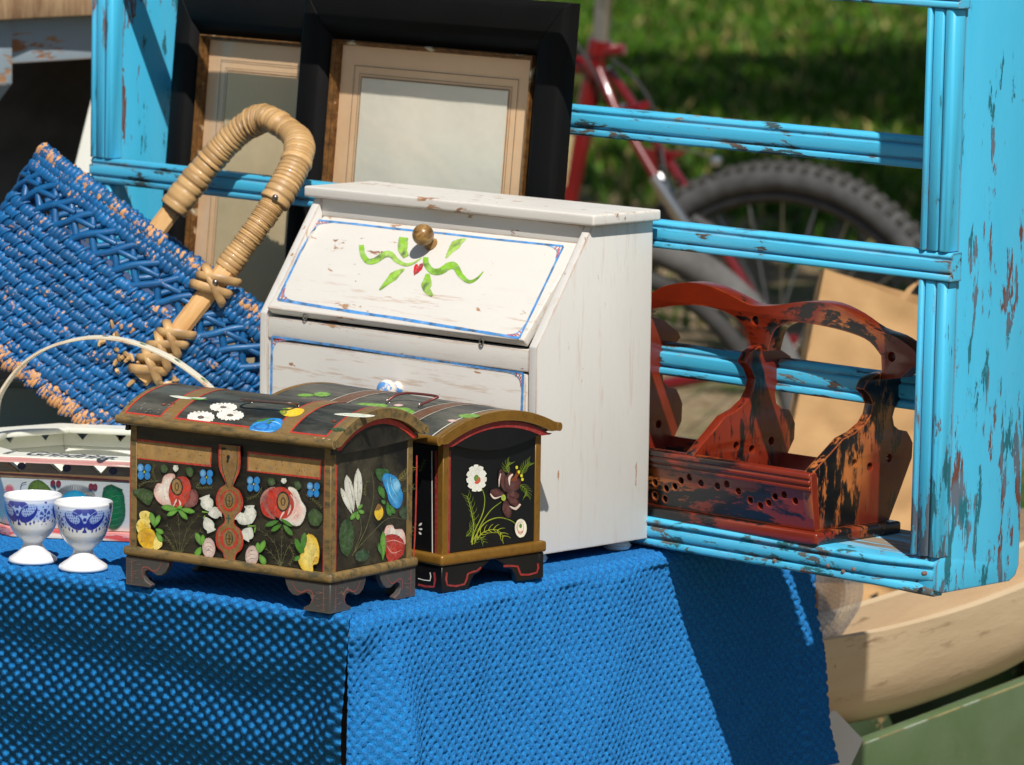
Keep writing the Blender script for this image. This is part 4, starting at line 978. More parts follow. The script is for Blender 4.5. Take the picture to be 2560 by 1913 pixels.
    d.blob([(1812, 1070), (1825, 1000), (1868, 992), (1885, 1020), (1935, 1020), (1958, 1070), (1955, 1130), (1900, 1080)], PNK, WHT)
    d.blob([(1812, 1080), (1850, 1050), (1910, 1060), (1952, 1110), (1945, 1190), (1890, 1240), (1860, 1265), (1825, 1210)], rgb(166, 40, 36), RED, jit=0.1)
    for p in ([(1820, 1110), (1880, 1095), (1945, 1120)], [(1830, 1130), (1870, 1180), (1930, 1160)]): d.stroke(p, 6, PNK, (.2, 1, .2))
    d.petal((1805, 1230), (1808, 1030), 42, LEAF, LEAF2); d.petal((1800, 1200), (1775, 1110), 30, rgb(46, 92, 36), LEAF)
    d.build('side_painting', M_FLOWER_W, th.body)
    # lid bands and paintings
    fr = lambda f: -Wd - ox + f * (Wd + 2 * ox); mb = MB()
    def rect(x0, x1, c, o, a0=0.0, a1=1.0): V, Fc = th.band(x0, x1, a0, a1, o); mb.add(V, Fc, c)
    for f0, f1 in ((0.188, 0.256), (0.716, 0.788)): rect(fr(f0), fr(f1), rgb(128, 100, 58), 0.00030)
    for f0, f1 in ((0.020, 0.188), (0.256, 0.716), (0.788, 0.952)):
        w = 0.0016
        for q0, q1 in ((fr(f0) - w / 2, fr(f0) + w / 2), (fr(f1) - w / 2, fr(f1) + w / 2)): rect(q0, q1, RED, 0.00034, 0.055, 0.945)
        rect(fr(f0), fr(f1), RED, 0.00038, 0.05, 0.062); rect(fr(f0), fr(f1), RED, 0.00038, 0.938, 0.95)
    rect(fr(0.955), fr(1.0), rgb(112, 92, 58), 0.00026, 0.0, 1.0)
    rect(fr(0.0), fr(0.02), rgb(112, 92, 58), 0.00026, 0.0, 1.0); rect(fr(0.02), fr(0.955), rgb(120, 94, 54), 0.00026, 0.0, 0.05)
    mb.build('lid_bands', M_LINE, th.lid, fix=False)
    d = Decal(th.lid_fn(Z4)); d.step = 0.000006
    daisy(d, (592, 275), 92, 42, 17, WHT, (rgb(70, 60, 56), rgb(110, 90, 80))); daisy(d, (742, 208), 92, 28, 17, WHT, (rgb(80, 70, 64), rgb(120, 100, 90))); daisy(d, (788, 262), 92, 34, 17, WHT, (rgb(70, 60, 56), rgb(110, 90, 80)))
    d.blob([(905, 345), (960, 300), (1000, 285), (1050, 275), (1090, 290), (1050, 320), (980, 330)], rgb(24, 70, 40), LEAF)
    d.cut('painted_daisies', M_FLOWER_W, th.lid)
    d.blob([(908, 348), (950, 310), (1010, 300), (1060, 280), (1135, 285), (1140, 320), (1120, 355), (1060, 380), (980, 378), (930, 370)], BLU, rgb(40, 130, 206), jit=0.12)
    d.blob([(940, 340), (990, 312), (1050, 322), (1040, 355), (980, 362)], rgb(24, 92, 172), BLU)
    for p in ([(930, 355), (1000, 372), (1080, 365)], [(1060, 300), (1100, 310), (1125, 325)]): d.stroke(p, 7, BLU2, (.3, 1, .3))
    d.cut('painted_blue_flower', M_FLOWER_W, th.lid)
    d.blob([(1115, 240), (1150, 215), (1220, 212), (1285, 222), (1265, 255), (1215, 272), (1150, 268)], YEL, rgb(236, 200, 40)); d.blob([(1115, 240), (1140, 215), (1180, 222), (1150, 262)], LEAF, rgb(150, 130, 30))
    d.cut('painted_yellow_flower', M_FLOWER_W, th.lid)
    d.blob([(375, 132), (430, 130), (520, 142), (640, 146), (560, 156), (450, 150)], WHT, rgb(200, 214, 190)); d.blob([(520, 148), (600, 152), (640, 158), (560, 160)], LEAF)
    d.cut('painted_leaf', M_FLOWER_W, th.lid)
    d.blob([(1470, 255), (1540, 248), (1640, 250), (1760, 264), (1700, 276), (1580, 270)], WHT, rgb(190, 206, 180)); d.blob([(1450, 350), (1520, 345), (1560, 360), (1500, 372)], DGRN)
    d.cut('painted_leaf', M_FLOWER_W, th.lid)
    for c in ((345, 188), (405, 180), (1480, 300)): d.ell(c, 18, 7, rgb(120, 50, 34))
    for k in range(14): x = 1255 + random.uniform(0, 190); d.ell((x, 408 + random.uniform(-6, 22) + (x - 1255) * .08), random.uniform(4, 18), random.uniform(2, 7), rgb(206, 166, 132))
    for k in range(26): x = random.uniform(150, 380); y = random.uniform(190, 290); d.stroke([(x, y), (x + random.uniform(6, 26), y - random.uniform(2, 12))], 2.5, rgb(150, 150, 140), n=2)
    d.mb.build('paint_scuffs', M_FLOWER_W, th.lid, fix=False, kind='stuff')
    th.arcstripe(ox - 0.0034, 0.0082, 0.0125, RED, M_LINE, 'end_stripe')
    f = th.lid_fn(Z4); bail(th, f((925, 178), 0.0005), f((1235, 203), 0.0005), Vector((0, -0.012, 0.0005)) * 1.0, M_IRON, 0.003)
    # pink lines on the feet follow the scrolls
    pk = rgb(138, 70, 66); ln = [(0.0285, 0.0035), (0.0225, 0.006), (0.0212, 0.0095), (0.0225, 0.0145), (0.0275, 0.0150), (0.0320, 0.0130), (0.0365, 0.0135), (0.0395, 0.0165), (0.0415, 0.0205)]
    ln = [(p - 0.0045, q + 0.001) for p, q in ln]
    def feet(fn, X, k):
        for s in X:
            d = Decal(fn); d.stroke([s(p * k, q) for p, q in ln[1:]], 0.0012, pk, (.6, 1, .5)); d.stroke([s(0.0065, 0.002), s(0.0065, 0.021)], 0.0008, pk)
            for _ in range(9): p = random.uniform(0.002, 0.012); q = random.uniform(0.002, 0.020); d.stroke([s(p, q), s(p + 0.004, q + 0.0002)], 0.0004, rgb(130, 100, 92), n=2)
            d.build('foot_lines', M_LINE, th.o)
    feet(lambda p, o: Vector((p[0], 0.002 - o, p[1])), [lambda p, q: (-Wd + 0.002 + p, q), lambda p, q: (-0.002 - p, q)], 1.0)
    feet(lambda p, o: Vector((-0.0020 + o, p[0], p[1])), [lambda p, q: (0.002 + p, q), lambda p, q: (Dp - 0.002 - p, q)], 1.0)
chest_one()

def chest_two():
    Wd, Dp, h0, h1 = 0.215, 0.1175, 0.0212, 0.119
    th = build_chest('small glossy black chest with gold edging, daisy on its side, behind the rose chest', mat_xf((-0.0158, 0.1277, ZT), -0.1496), Wd, Dp, h0, h1, 0.0175, 0.0095, (M_BLK2, M_GOLD2, M_BLKL, M_BLK2), True)
    yc, zc, Rr, al, y0, y1, ox, bi = th.geo
    RD2 = rgb(146, 40, 38)
    d = Decal(plane_fn(th, (-bi, 0, 0), (1, 0, 0), Z5))
    d.stroke([(1290, 500), (1288, 850), (1282, 1225)], 20, RD2, n=2); d.stroke([(1278, 1212), (1580, 1170), (1885, 1130)], 26, RD2, n=2); d.stroke([(1876, 500), (1874, 800), (1872, 1140)], 22, RD2, n=2)
    ST = rgb(116, 138, 30); ST2 = rgb(172, 180, 40)
    for p in ([(1440, 1125), (1455, 1040), (1510, 920), (1525, 820), (1508, 755)], [(1455, 1120), (1490, 1010), (1560, 900), (1635, 840)], [(1450, 1090), (1520, 985), (1610, 945), (1690, 960), (1735, 990)], [(1435, 1110), (1450, 1000), (1430, 880), (1405, 800)]):
        d.stroke(p, 8, ST2, (1, .7), col2=ST)
    fern(d, [(1440, 1070), (1455, 960), (1435, 860), (1410, 800)], 5, ST, 8, 40); fern(d, [(1470, 1090), (1520, 1040), (1600, 1025), (1650, 1070)], 7, ST2, 8, 44, (1, -1)); fern(d, [(1450, 1120), (1490, 1080), (1520, 1110)], 5, ST, 5, 28); fern(d, [(1400, 1070), (1430, 1040), (1440, 1000)], 5, ST, 5, 30)
    fern(d, [(1690, 650), (1670, 610), (1690, 575)], 6, ST, 6, 34); fern(d, [(1770, 660), (1790, 610), (1825, 575)], 6, ST, 7, 36); fern(d, [(1755, 720), (1800, 760), (1805, 800)], 5, ST, 7, 36)
    daisy(d, (1470, 682), 68, 92, 11, WHT, (rgb(60, 110, 30), rgb(120, 150, 60)), 0.62); d.blob([(1478, 690), (1490, 670), (1498, 700), (1475, 722), (1455, 712)], rgb(206, 90, 60))
    dm = rgb(58, 26, 24); dm2 = rgb(96, 52, 48)
    for a, b, w in (((1660, 775), (1632, 622), 56), ((1665, 770), (1700, 640), 66), ((1668, 775), (1762, 690), 84), ((1655, 790), (1560, 770), 60), ((1668, 790), (1755, 800), 66), ((1660, 820), (1685, 948), 66), ((1670, 800), (1760, 870), 56)): d.petal(a, b, w, dm, dm2, 0.3)
    for p, w in (([(1640, 800), (1590, 815), (1562, 785)], 16), ([(1690, 730), (1690, 680), (1712, 655)], 22), ([(1690, 868), (1730, 885), (1762, 855)], 24), ([(1620, 740), (1622, 690), (1632, 650)], 12)): d.stroke(p, w, rgb(228, 206, 190), (0.2, 0.9, 0.5))
    for k in range(4): d.stroke([(1700 + 10 * k, 700), (1730 + 6 * k, 660), (1742 + 12 * k, 620 + 14 * k)], 5, rgb(150, 78, 30), (1, .5))
    for c in ((1738, 610), (1752, 640), (1770, 665), (1776, 690)): d.ell(c, 9, 12, rgb(212, 206, 40))
    d.ell((1650, 812), 16, 22, rgb(190, 190, 40), LEAF2)
    d.ell((1765, 1015), 42, 66, rgb(238, 232, 206), WHT); d.ell((1762, 1010), 26, 40, rgb(206, 150, 130)); d.ell((1763, 1006), 22, 34, rgb(236, 226, 200)); d.ell((1764, 1000), 10, 16, rgb(90, 130, 50))
    d.stroke([(1745, 1040), (1762, 1055), (1782, 1035)], 5, rgb(190, 80, 70))
    d.build('side_painting', M_FLOWER, th.body)
    # front: white rule, red edge, the tips of a flower
    d = Decal(plane_fn(th, (0, bi, 0), (0, -1, 0), Z5))
    d.stroke([(1172, 500), (1176, 1180)], 7, WHT, n=2); d.stroke([(900, 1140), (1176, 1186)], 7, WHT, n=2); d.stroke([(1200, 500), (1200, 1215)], 18, RD2, n=2); d.stroke([(900, 1170), (1200, 1225)], 20, RD2, n=2)
    for a, b in (((1085, 1000), (1106, 980)), ((1085, 1020), (1110, 1022)), ((1085, 1040), (1102, 1058))): d.petal(a, b, 14, WHT)
    fern(d, [(1085, 640), (1110, 600), (1125, 560)], 4, ST, 4, 22)
    d.build('front_painting', M_FLOWER, th.body)
    # foot lines
    d = Decal(plane_fn(th, (-0.002, 0, 0), (1, 0, 0), Z5))
    d.stroke([(1272, 1310), (1276, 1395), (1390, 1388), (1412, 1320), (1470, 1300), (1500, 1275)], 15, RD2, n=2); d.cut('foot_lines', M_LINE, th.o); d.stroke([(1650, 1268), (1745, 1270), (1765, 1325), (1872, 1310), (1878, 1250)], 15, RD2, n=2)
    d.build('foot_lines', M_LINE, th.o)
    d = Decal(plane_fn(th, (0, 0.002, 0), (0, -1, 0), Z5))
    d.stroke([(1160, 1310), (1160, 1365), (1080, 1350)], 7, WHT, n=2); d.stroke([(1188, 1310), (1186, 1405), (1080, 1390)], 16, RD2, n=2); d.build('foot_lines', M_LINE, th.o)
    # lid
    fr = lambda f: -Wd - ox + f * (Wd + 2 * ox); mb = MB()
    def rect(x0, x1, c, o, a0=0.0, a1=1.0): V, Fc = th.band(x0, x1, a0, a1, o); mb.add(V, Fc, c)
    for f0, f1 in ((0.30, 0.375), (0.735, 0.80)):
        rect(fr(f0), fr(f1), rgb(104, 70, 50), 0.0003); rect(fr(f0) - 0.0012, fr(f0) - 0.0004, rgb(210, 206, 190), 0.00034); rect(fr(f1) + 0.0004, fr(f1) + 0.0012, rgb(210, 206, 190), 0.00034)
    rect(fr(0.965), fr(1.0), rgb(120, 90, 44), 0.0003); rect(fr(0.95), fr(0.956), rgb(210, 206, 190), 0.0003)
    mb.build('lid_bands', M_LINE, th.lid, fix=False)
    d = Decal(th.lid_fn(Z5)); d.step = 0.000006
    for c, rx, ry in (((735, 205), 112, 26), ((820, 200), 60, 16), ((935, 240), 130, 34), ((440, 122), 60, 16), ((330, 128), 60, 10), ((1420, 266), 78, 14)):
        for k in range(7):
            a = 2 * pi * k / 7; d.ell((c[0] + cos(a) * rx * .5, c[1] + sin(a) * ry * .5), rx * .5, ry * .55, rgb(96, 146, 52), rgb(128, 176, 74), n=10)
        d.cut('painted_leaf', M_FLOWER, th.lid)
    for c in ((310, 155), (950, 195), (1308, 298)): d.ell(c, 34, 9, rgb(196, 150, 140), rgb(220, 200, 190)); d.cut('painted_bud', M_FLOWER, th.lid)
    th.arcstripe(ox - 0.0024, 0.0085, 0.0135, RD2, M_LINE, 'end_stripe')
    f = th.lid_fn(Z5); bail(th, f((880, 178), 0.0005), f((1095, 205), 0.0005), Vector((0.010, 0.012, 0.004)), m_plain('red_brown_wire', rgb(112, 44, 38), 0.35, 0.3), 0.004)
chest_two()
# ================================================================== EGG CUPS
def m_porcelain():
    t = NT('glazed_porcelain'); t.b.inputs['Coat Weight'].default_value = 0.6; t.b.inputs['Coat Roughness'].default_value = 0.03
    t.b.inputs['Subsurface Weight'].default_value = 0.0
    return t.base(t.attr('Col'), 0.16)
M_PORC = m_porcelain()
def cup_pattern(ud, y):
    """ud: degrees from a butterfly's middle (period 120), y: 0..1 up the printed band -> ink 0..1"""
    u = (ud + 60) % 120 - 60; x = abs(u) / 42.0; ink = 0.0
    if x < 1.05:
        e1 = ((x - 0.54) / 0.50) ** 2 + ((y - 0.50 - 0.34 * (x - 0.5)) / 0.36) ** 2
        e2 = ((x - 0.60) / 0.36) ** 2 + ((y - 0.62 - 0.36 * (x - 0.5)) / 0.23) ** 2
        if e1 < 1: ink = 1.0
        if e2 < 1: ink = 0.12
        if e2 < 0.9:
            gx = (x * 9 + y * 3) ; gy = (y * 9)
            if hypot(gx - round(gx), gy - round(gy)) < 0.30: ink = 0.85
        e3 = ((x - 0.36) / 0.24) ** 2 + ((y - 0.86 + 0.2 * (x - .36)) / 0.14) ** 2
        if e3 < 1: ink = 0.95
        if abs(e3 - 1.15) < 0.14 or abs(e1 - 1.0) < 0.06: ink = 0.25
        if x < 0.19 and 0.72 < y < 1.0 and x < 0.10 + 0.3 * (y - 0.72): ink = 0.9
        if x < 0.11 and 0.02 < y < 0.42 and x < 0.03 + 0.28 * abs(((y * 2.6) % 1) - 0.5): ink = 1.0
        if hypot(x - 0.0, (y - 0.56) * 1.1) < 0.09: ink = 1.0
        for cx in (0.42, 0.66, 0.86):
            if abs(x - cx) * 1.6 + abs(y - (0.06 + 0.26 * abs(cx - 0.5))) < 0.10: ink = 1.0
    xf = (60 - abs(u)) / 42.0
    fx, fy = xf, (y - 0.42) * 1.05; rr = hypot(fx, fy)
    if rr < 0.36:
        a = atan2(fy, fx if u > 0 else -fx); k = abs(((a / (pi / 3.0)) % 1) - 0.5) * 2
        if 0.10 < rr < 0.30 and k < 0.62: ink = max(ink, 0.9)
        if rr < 0.06: ink = 1.0
    for a in range(0, 360, 36):
        if hypot(fx - 0.42 * cos(radians(a)), fy - 0.40 * sin(radians(a))) < 0.035: ink = max(ink, 0.95)
    if hypot(fx, y - 0.96) < 0.06: ink = 1.0
    return ink
def build_cup(px, phi, label):
    p = on_z(px, ZT)
    th = T('egg_cup', label, 'egg cup', mat_xf((p.x, p.y, ZT), 0) @ Matrix.Scale(1.10, 4), 'porcelain egg cups')
    prof = [(0.0105, 0.0012), (0.0165, 0.0), (0.0178, 0.0008), (0.0182, 0.002), (0.0172, 0.0038), (0.0140, 0.0060), (0.0112, 0.0078), (0.0090, 0.0100), (0.0076, 0.0122), (0.0072, 0.0138), (0.0076, 0.0155), (0.0092, 0.0172), (0.0120, 0.0196), (0.0142, 0.0222), (0.0159, 0.0250)]
    n = 44
    for i in range(n + 1):
        f = i / n; prof.append((0.0167 + (0.0214 - 0.0167) * (1 - (1 - f) ** 1.7), 0.0265 + 0.0215 * f))
    zb = 0.0295; zt_ = 0.0479
    prof += [(0.0216, 0.0492), (0.0214, 0.0502), (0.0208, 0.0506), (0.0202, 0.0500)] + [(0.0200 - 0.0002 * k * k * 0.35, 0.0495 - 0.0022 * k) for k in range(1, 12)] + [(0.006, 0.0232), (0.0002, 0.0225)]
    wht = rgb(238, 239, 240, 0.92); blue = rgb(10, 30, 146); hal = rgb(120, 166, 232)
    view = atan2(-D_.y, -D_.x)
    def col(i, a, r, z):
        if 15 <= i <= 15 + n and zb < z < zt_:
            y = (z - zb) / (zt_ - zb); ink = cup_pattern(degrees(a - view) + phi, y)
            halo = 0.75 * smst(0.10, 0.35, y) * smst(1.08, 0.8, y)
            c = mixc(wht, hal, halo); return mixc(c, blue, min(1, ink * 0.96))
        if z >= zt_ and i <= 15 + n: return mixc(wht, hal, 0.5 * smst(0.049, zt_, z))
        return wht
    mb = MB(); mb.lathe(prof, 288, None, col); mb.build('cup', M_PORC, th, smooth=50)
    return th
build_cup((82, 1405), 28, 'white porcelain egg cup with blue print, left of the pair, floret facing front')
build_cup((208, 1424), -8, 'white porcelain egg cup with blue print, nearer the rose chest, butterfly facing front')

# ================================================================== OCTAGONAL PAINTED TRAY BASKET
Za = Z(0, 1020, 0.15371); Zb = Z(0, 1210, 0.15371)
M_TRAYW = m_chipped('tray_white_paint', rgb(226, 226, 212), [rgb(176, 150, 112), rgb(200, 188, 164)], (0.4, 1, 1), 60, 0.34, 0.4, tone=0.06)
M_TRAYB = m_wood('tray_brown_band', rgb(132, 94, 54), rgb(182, 140, 92), (0.4, 1, 3), 60, 0.6)
M_TRAYR = m_chipped('tray_pink_edge', rgb(222, 146, 140), [rgb(232, 214, 196), rgb(200, 72, 70)], (0.2, 1, 1), 70, 0.46, 0.5)
def build_tray():
    yaw = 0.449; fm = on_z((212, 1349), ZT); yd = Vector((-sin(yaw), cos(yaw), 0)); c = fm + yd * 0.080
    th = T('painted_tray', 'white octagonal wooden tray with notched brown band, bentwood handle and painted leaves', 'tray', mat_xf((c.x, c.y, ZT), yaw))
    def oct_(w, d, k): 
        w /= 2; d /= 2
        return [(-w + k, -d), (w - k, -d), (w, -d + k), (w, d - k), (w - k, d), (-w + k, d), (-w, d - k), (-w, -d + k)]
    def ring(s): return oct_(0.215 + (0.25 - 0.215) * s, 0.156 + (0.200 - 0.156) * s, 0.047 + 0.006 * s)
    z0, z1, z2, z3 = 0.0075, 0.0515, 0.0660, 0.0710
    MB().prism(oct_(0.226, 0.166, 0.049), 0.0, z0 - 0.0003, lambda p, q, t: (p, q, t)).build('base_board', M_TRAYR, th, bevel=0.0015)
    MB().prism(oct_(0.205, 0.146, 0.045), z0, z0 + 0.004, lambda p, q, t: (p, q, t)).build('floor_board', M_TRAYW, th)
    def wall(i, sa, za, sb, zb, off0, off1, outline_fn, name, mat, par):
        A, B = ring(sa), ring(sb); j = (i + 1) % 8
        a0, a1, b0, b1 = Vector((*A[i], za)), Vector((*A[j], za)), Vector((*B[i], zb)), Vector((*B[j], zb))
        L = (a1 - a0).length; H = zb - za; u = (a1 - a0).normalized(); n = u.cross((b0 - a0)).normalized()
        def fn(p, q, t):
            f = q / H; s = p / L; base = (a0 * (1 - s) + a1 * s) * (1 - f) + (b0 * (1 - s) + b1 * s) * f
            # keep neighbouring walls mitred: pull ends in with depth
            sh = (0.5 - s) * 2 * t * 0.41; return base - n * t + u * sh
        return MB().prism(outline_fn(L, H), off0, off1, fn).build(name, mat, par, bevel=0.0003, seg=1)
    rect = lambda L, H: [(0, 0), (L, 0), (L, H), (0, H)]
    def notched(L, H):
        pts = [(0, 0), (L, 0), (L, H)]; k = max(2, int(L / 0.029)); 
        for q in range(k - 1, -1, -1):
            x = L * (q + 0.5) / k; w = 0.0085; pts += [(x + w, H), (x, H - 0.0095), (x - w, H)]
        return pts + [(0, H)]
    for i in range(8):
        lp = wall(i, 0.0, z0 + 0.0002, 0.72, z1, 0, 0.005, rect, 'lower_panel', M_TRAYW, th)
        wall(i, 0.72, z1 + 0.0001, 1.0, z2, -0.0002, 0.0022, notched, 'notched_band', M_TRAYB, th)
        wall(i, 0.72, z1 + 0.0001, 1.0, z2, 0.0024, 0.0052, notched, 'inner_band', M_TRAYW, th)
        A = oct_(0.2555, 0.2055, 0.0535); B = oct_(0.2035, 0.1535, 0.0435); j = (i + 1) % 8
        pts = [A[i], A[j], B[j], B[i]]
        MB().prism(pts, z2 + 0.0002, z3, lambda p, q, t: (p, q, t)).build('rim_board', M_TRAYW, th, bevel=0.0006, seg=1)
        # pink outer edge of the rim
        C = oct_(0.2563, 0.2063, 0.0537); D2 = oct_(0.2553, 0.2053, 0.0535)
        MB().prism([C[i], C[j], D2[j], D2[i]], z2, z3 - 0.0006, lambda p, q, t: (p, q, t)).build('rim_edge', M_TRAYR, th)
    # bentwood handle
    P = [th.px_plane(p, (0, 0, 0), (0, -1, 0)) for p in ((-14, 1090), (-10, 1010), (14, 958), (62, 902), (135, 860), (235, 840), (330, 852), (420, 888), (490, 934), (540, 980), (566, 1025), (578, 1090))]
    P = catmull([(p.x, 0, p.z) for p in P], 5, False); V = []; n = len(P)
    for i, p in enumerate(P):
        t = (P[min(i + 1, n - 1)] - P[max(i - 1, 0)]).normalized(); nn = Vector((-t.z, 0, t.x))
        for y, o in ((-0.0065, 0), (0.0065, 0), (0.0065, -0.0024), (-0.0065, -0.0024)): V.append(p + Vector((0, y, 0)) + nn * o)
    Fc = [(4 * i + k, 4 * i + (k + 1) % 4, 4 * i + 4 + (k + 1) % 4, 4 * i + 4 + k) for i in range(n - 1) for k in range(4)]
    mh = m_chipped('bent_handle_paint', rgb(226, 222, 202), [rgb(190, 140, 88), rgb(200, 160, 110)], (1, 1, 1), 50, 0.42, 1.2)
    hd = MB().add(V, Fc + [(0, 1, 2, 3), tuple(4 * n - 4 + k for k in (3, 2, 1, 0))]).build('bent_handle', mh, th, bevel=0.0004, seg=1)
    # painted leaves along the handle top
    lv = MB()
    for i in range(6, n - 4, 5):
        p = P[i]; t = (P[i + 2] - P[i]).normalized(); nn = Vector((-t.z, 0, t.x)); 
        for y in (-0.0032, 0.0032):
            v = [p + nn * 0.0003 + t * 0.007 * a + Vector((0, y * 0.3 + b * 0.0016 + y * a * 0.5, 0)) for a, b in ((0, 0), (0.4, 1), (1, 0), (0.4, -1))]
            lv.add(v, [(0, 1, 2, 3)], random.choice([rgb(40, 76, 46), rgb(104, 140, 66), rgb(52, 84, 110)]))
    lv.build('handle_leaves', M_LINE, hd, fix=False)
    # front painting
    A, B = ring(0.0), ring(0.72); a0, a1, b0 = Vector((*A[0], z0)), Vector((*A[1], z0)), Vector((*B[0], z1)); nn = (a1 - a0).cross(b0 - a0).normalized()
    d = Decal(plane_fn(th, a0, nn, Za))
    d.blob([(440, 1330), (470, 1240), (540, 1180), (610, 1160), (690, 1190), (770, 1250), (840, 1330), (870, 1400), (440, 1400)], rgb(70, 92, 24), rgb(128, 152, 40))
    d.stroke([(620, 1170), (620, 1390)], 8, rgb(50, 80, 26), n=2)
    for k in range(8): d.stroke([(620, 1200 + 22 * k), (690 + 10 * k, 1180 + 22 * k)], 5, rgb(60, 90, 26), n=2); d.stroke([(620, 1200 + 22 * k), (550 - 10 * k, 1190 + 22 * k)], 5, rgb(60, 90, 26), n=2)
    for k in range(30):
        a = pi * (0.03 + 0.94 * k / 29); d.stroke([(1220 - cos(a) * 200, 1470 - sin(a) * 120), (1220 - cos(a) * 330, 1450 - sin(a) * 205)], 12, rgb(20, 28, 30), (0.7, 1), n=2)
    d.blob([(1000, 1470), (1040, 1400), (1120, 1350), (1220, 1335), (1320, 1360), (1420, 1430), (1450, 1500), (1220, 1560)], rgb(20, 150, 190), rgb(52, 178, 208))
    for c in ((860, 1230), (950, 1235), (1480, 1285), (1545, 1290)): d.ell(c, 44, 60, rgb(110, 22, 34), rgb(150, 40, 50))
    d.blob([(860, 1220), (900, 1260), (910, 1330), (870, 1300)], rgb(20, 76, 66))
    d.blob([(1660, 1360), (1700, 1270), (1770, 1235), (1850, 1250), (1930, 1290), (2010, 1370), (2040, 1500), (2040, 1800), (1900, 2000), (1760, 1980), (1690, 1800), (1650, 1560)], rgb(16, 92, 44), rgb(26, 120, 54))
    for k in range(16): d.petal((1700 + 18 * k, 1290 + abs(k - 6) * 8), (1690 + 20 * k, 1238 + abs(k - 6) * 9), 30, rgb(14, 80, 40))
    for k in range(6): d.stroke([(1990, 1420 + 90 * k), (1850, 1440 + 95 * k), (1700, 1520 + 80 * k)], 10, rgb(80, 170, 110), (.2, 1, .2))
    for k in range(9): a = 0.4 + 0.3 * k; d.stroke([(150, 1370), (150 - 90 * cos(a), 1370 - 130 * sin(a))], 22, rgb(222, 108, 116), (.4, 1, .6), n=2)
    d.stroke([(430, 1210), (360, 1230), (335, 1300), (345, 1350)], 18, rgb(30, 70, 96), (1, .4))
    for k in range(7): d.stroke([(-20, 1700), (60, 1640 + 40 * k), (90, 1560 + 60 * k)], 9, rgb(40, 150, 150), (.5, 1, .3))
    d.stroke([(0, 1945), (1000, 1985), (2040, 2060)], 12, rgb(214, 90, 90), n=2)
    d.build('front_painting', M_FLOWER, th.o)
    # dark spots and red rule on the brown band
    A, B = ring(0.72), ring(1.0); a0, a1, b0 = Vector((*A[0], z1)), Vector((*A[1], z1)), Vector((*B[0], z2)); nn = (a1 - a0).cross(b0 - a0).normalized()
    d = Decal(plane_fn(th, a0 + nn * 0.0003, nn, Za))
    for c in ((350, 945), (1085, 978), (1840, 1025), (-380, 915)): d.ell(c, 72, 66, rgb(64, 26, 18), rgb(80, 34, 24))
    d.stroke([(-300, 1050), (1000, 1118), (2100, 1190)], 26, rgb(96, 26, 22), n=2)
    d.build('band_spots', M_LINE, th.o)
    # lettering along the front rim
    def word(txt, pa, pb, size):
        cu = bpy.data.curves.new('lettering', 'FONT'); cu.body = txt; cu.shear = 0.35; cu.size = 1.0; cu.offset = 0.012
        tmp = bpy.data.objects.new('tmp_text', cu); COL.objects.link(tmp)
        bpy.context.view_layer.update(); dg = bpy.context.evaluated_depsgraph_get(); me = bpy.data.meshes.new_from_object(tmp.evaluated_get(dg))
        a = th.px_plane(Za(*pa), (0, 0, z3 + 0.0003), (0, 0, 1)); b = th.px_plane(Za(*pb), (0, 0, z3 + 0.0003), (0, 0, 1))
        xs = [v.co.x for v in me.vertices]; w = max(xs) - min(xs); x0 = min(xs); u = (b - a); sx = u.length / w; u.normalize(); n_ = Vector((-u.y, u.x, 0))
        vs = [a + u * ((v.co.x - x0) * sx) + n_ * (v.co.y * size) for v in me.vertices]; fs = [tuple(p.vertices) for p in me.polygons]
        bpy.data.objects.remove(tmp); bpy.data.curves.remove(cu); bpy.data.meshes.remove(me)
        MB().add(vs, fs, rgb(34, 52, 66)).build('lettering', M_LINE, th.o, fix=False)
    word('Grindring.', (400, 760), (1850, 838), 0.030); word('il', (40, 742), (180, 748), 0.030)
build_tray()

# ================================================================== OLIVE CRATE behind the tray
def build_olive():
    m = m_chipped('olive_paint', rgb(112, 108, 66), [rgb(80, 70, 48), rgb(150, 140, 110)], (1, 1, 0.4), 30, 0.33, 0.5)
    p = at_depth((95, 1060), 4.40); 
    th = T('olive_crate', 'small olive green wooden box behind the octagonal tray', 'box', mat_xf((p.x, p.y, ZT), 0.35))
    hh = at_depth((60, 975), 4.40).z - ZT
    w, dd, t_ = 0.16, 0.06, 0.008
    MB().box(-w, w, 0, t_, 0, hh).build('front_board', m, th, bevel=0.0012); MB().box(-w, w, dd - t_, dd, 0, hh).build('back_board', m, th, bevel=0.0012)
    for x in (-w, w - t_): MB().box(x + 0.0004, x + t_ - 0.0004, t_ + 0.0004, dd - t_ - 0.0004, 0, hh - 0.002).build('side_board', m, th, bevel=0.0012)
    MB().box(-w + t_, w - t_, t_ + 0.0005, dd - t_ - 0.0005, 0.002, 0.01).build('bottom_board', m, th)
build_olive()
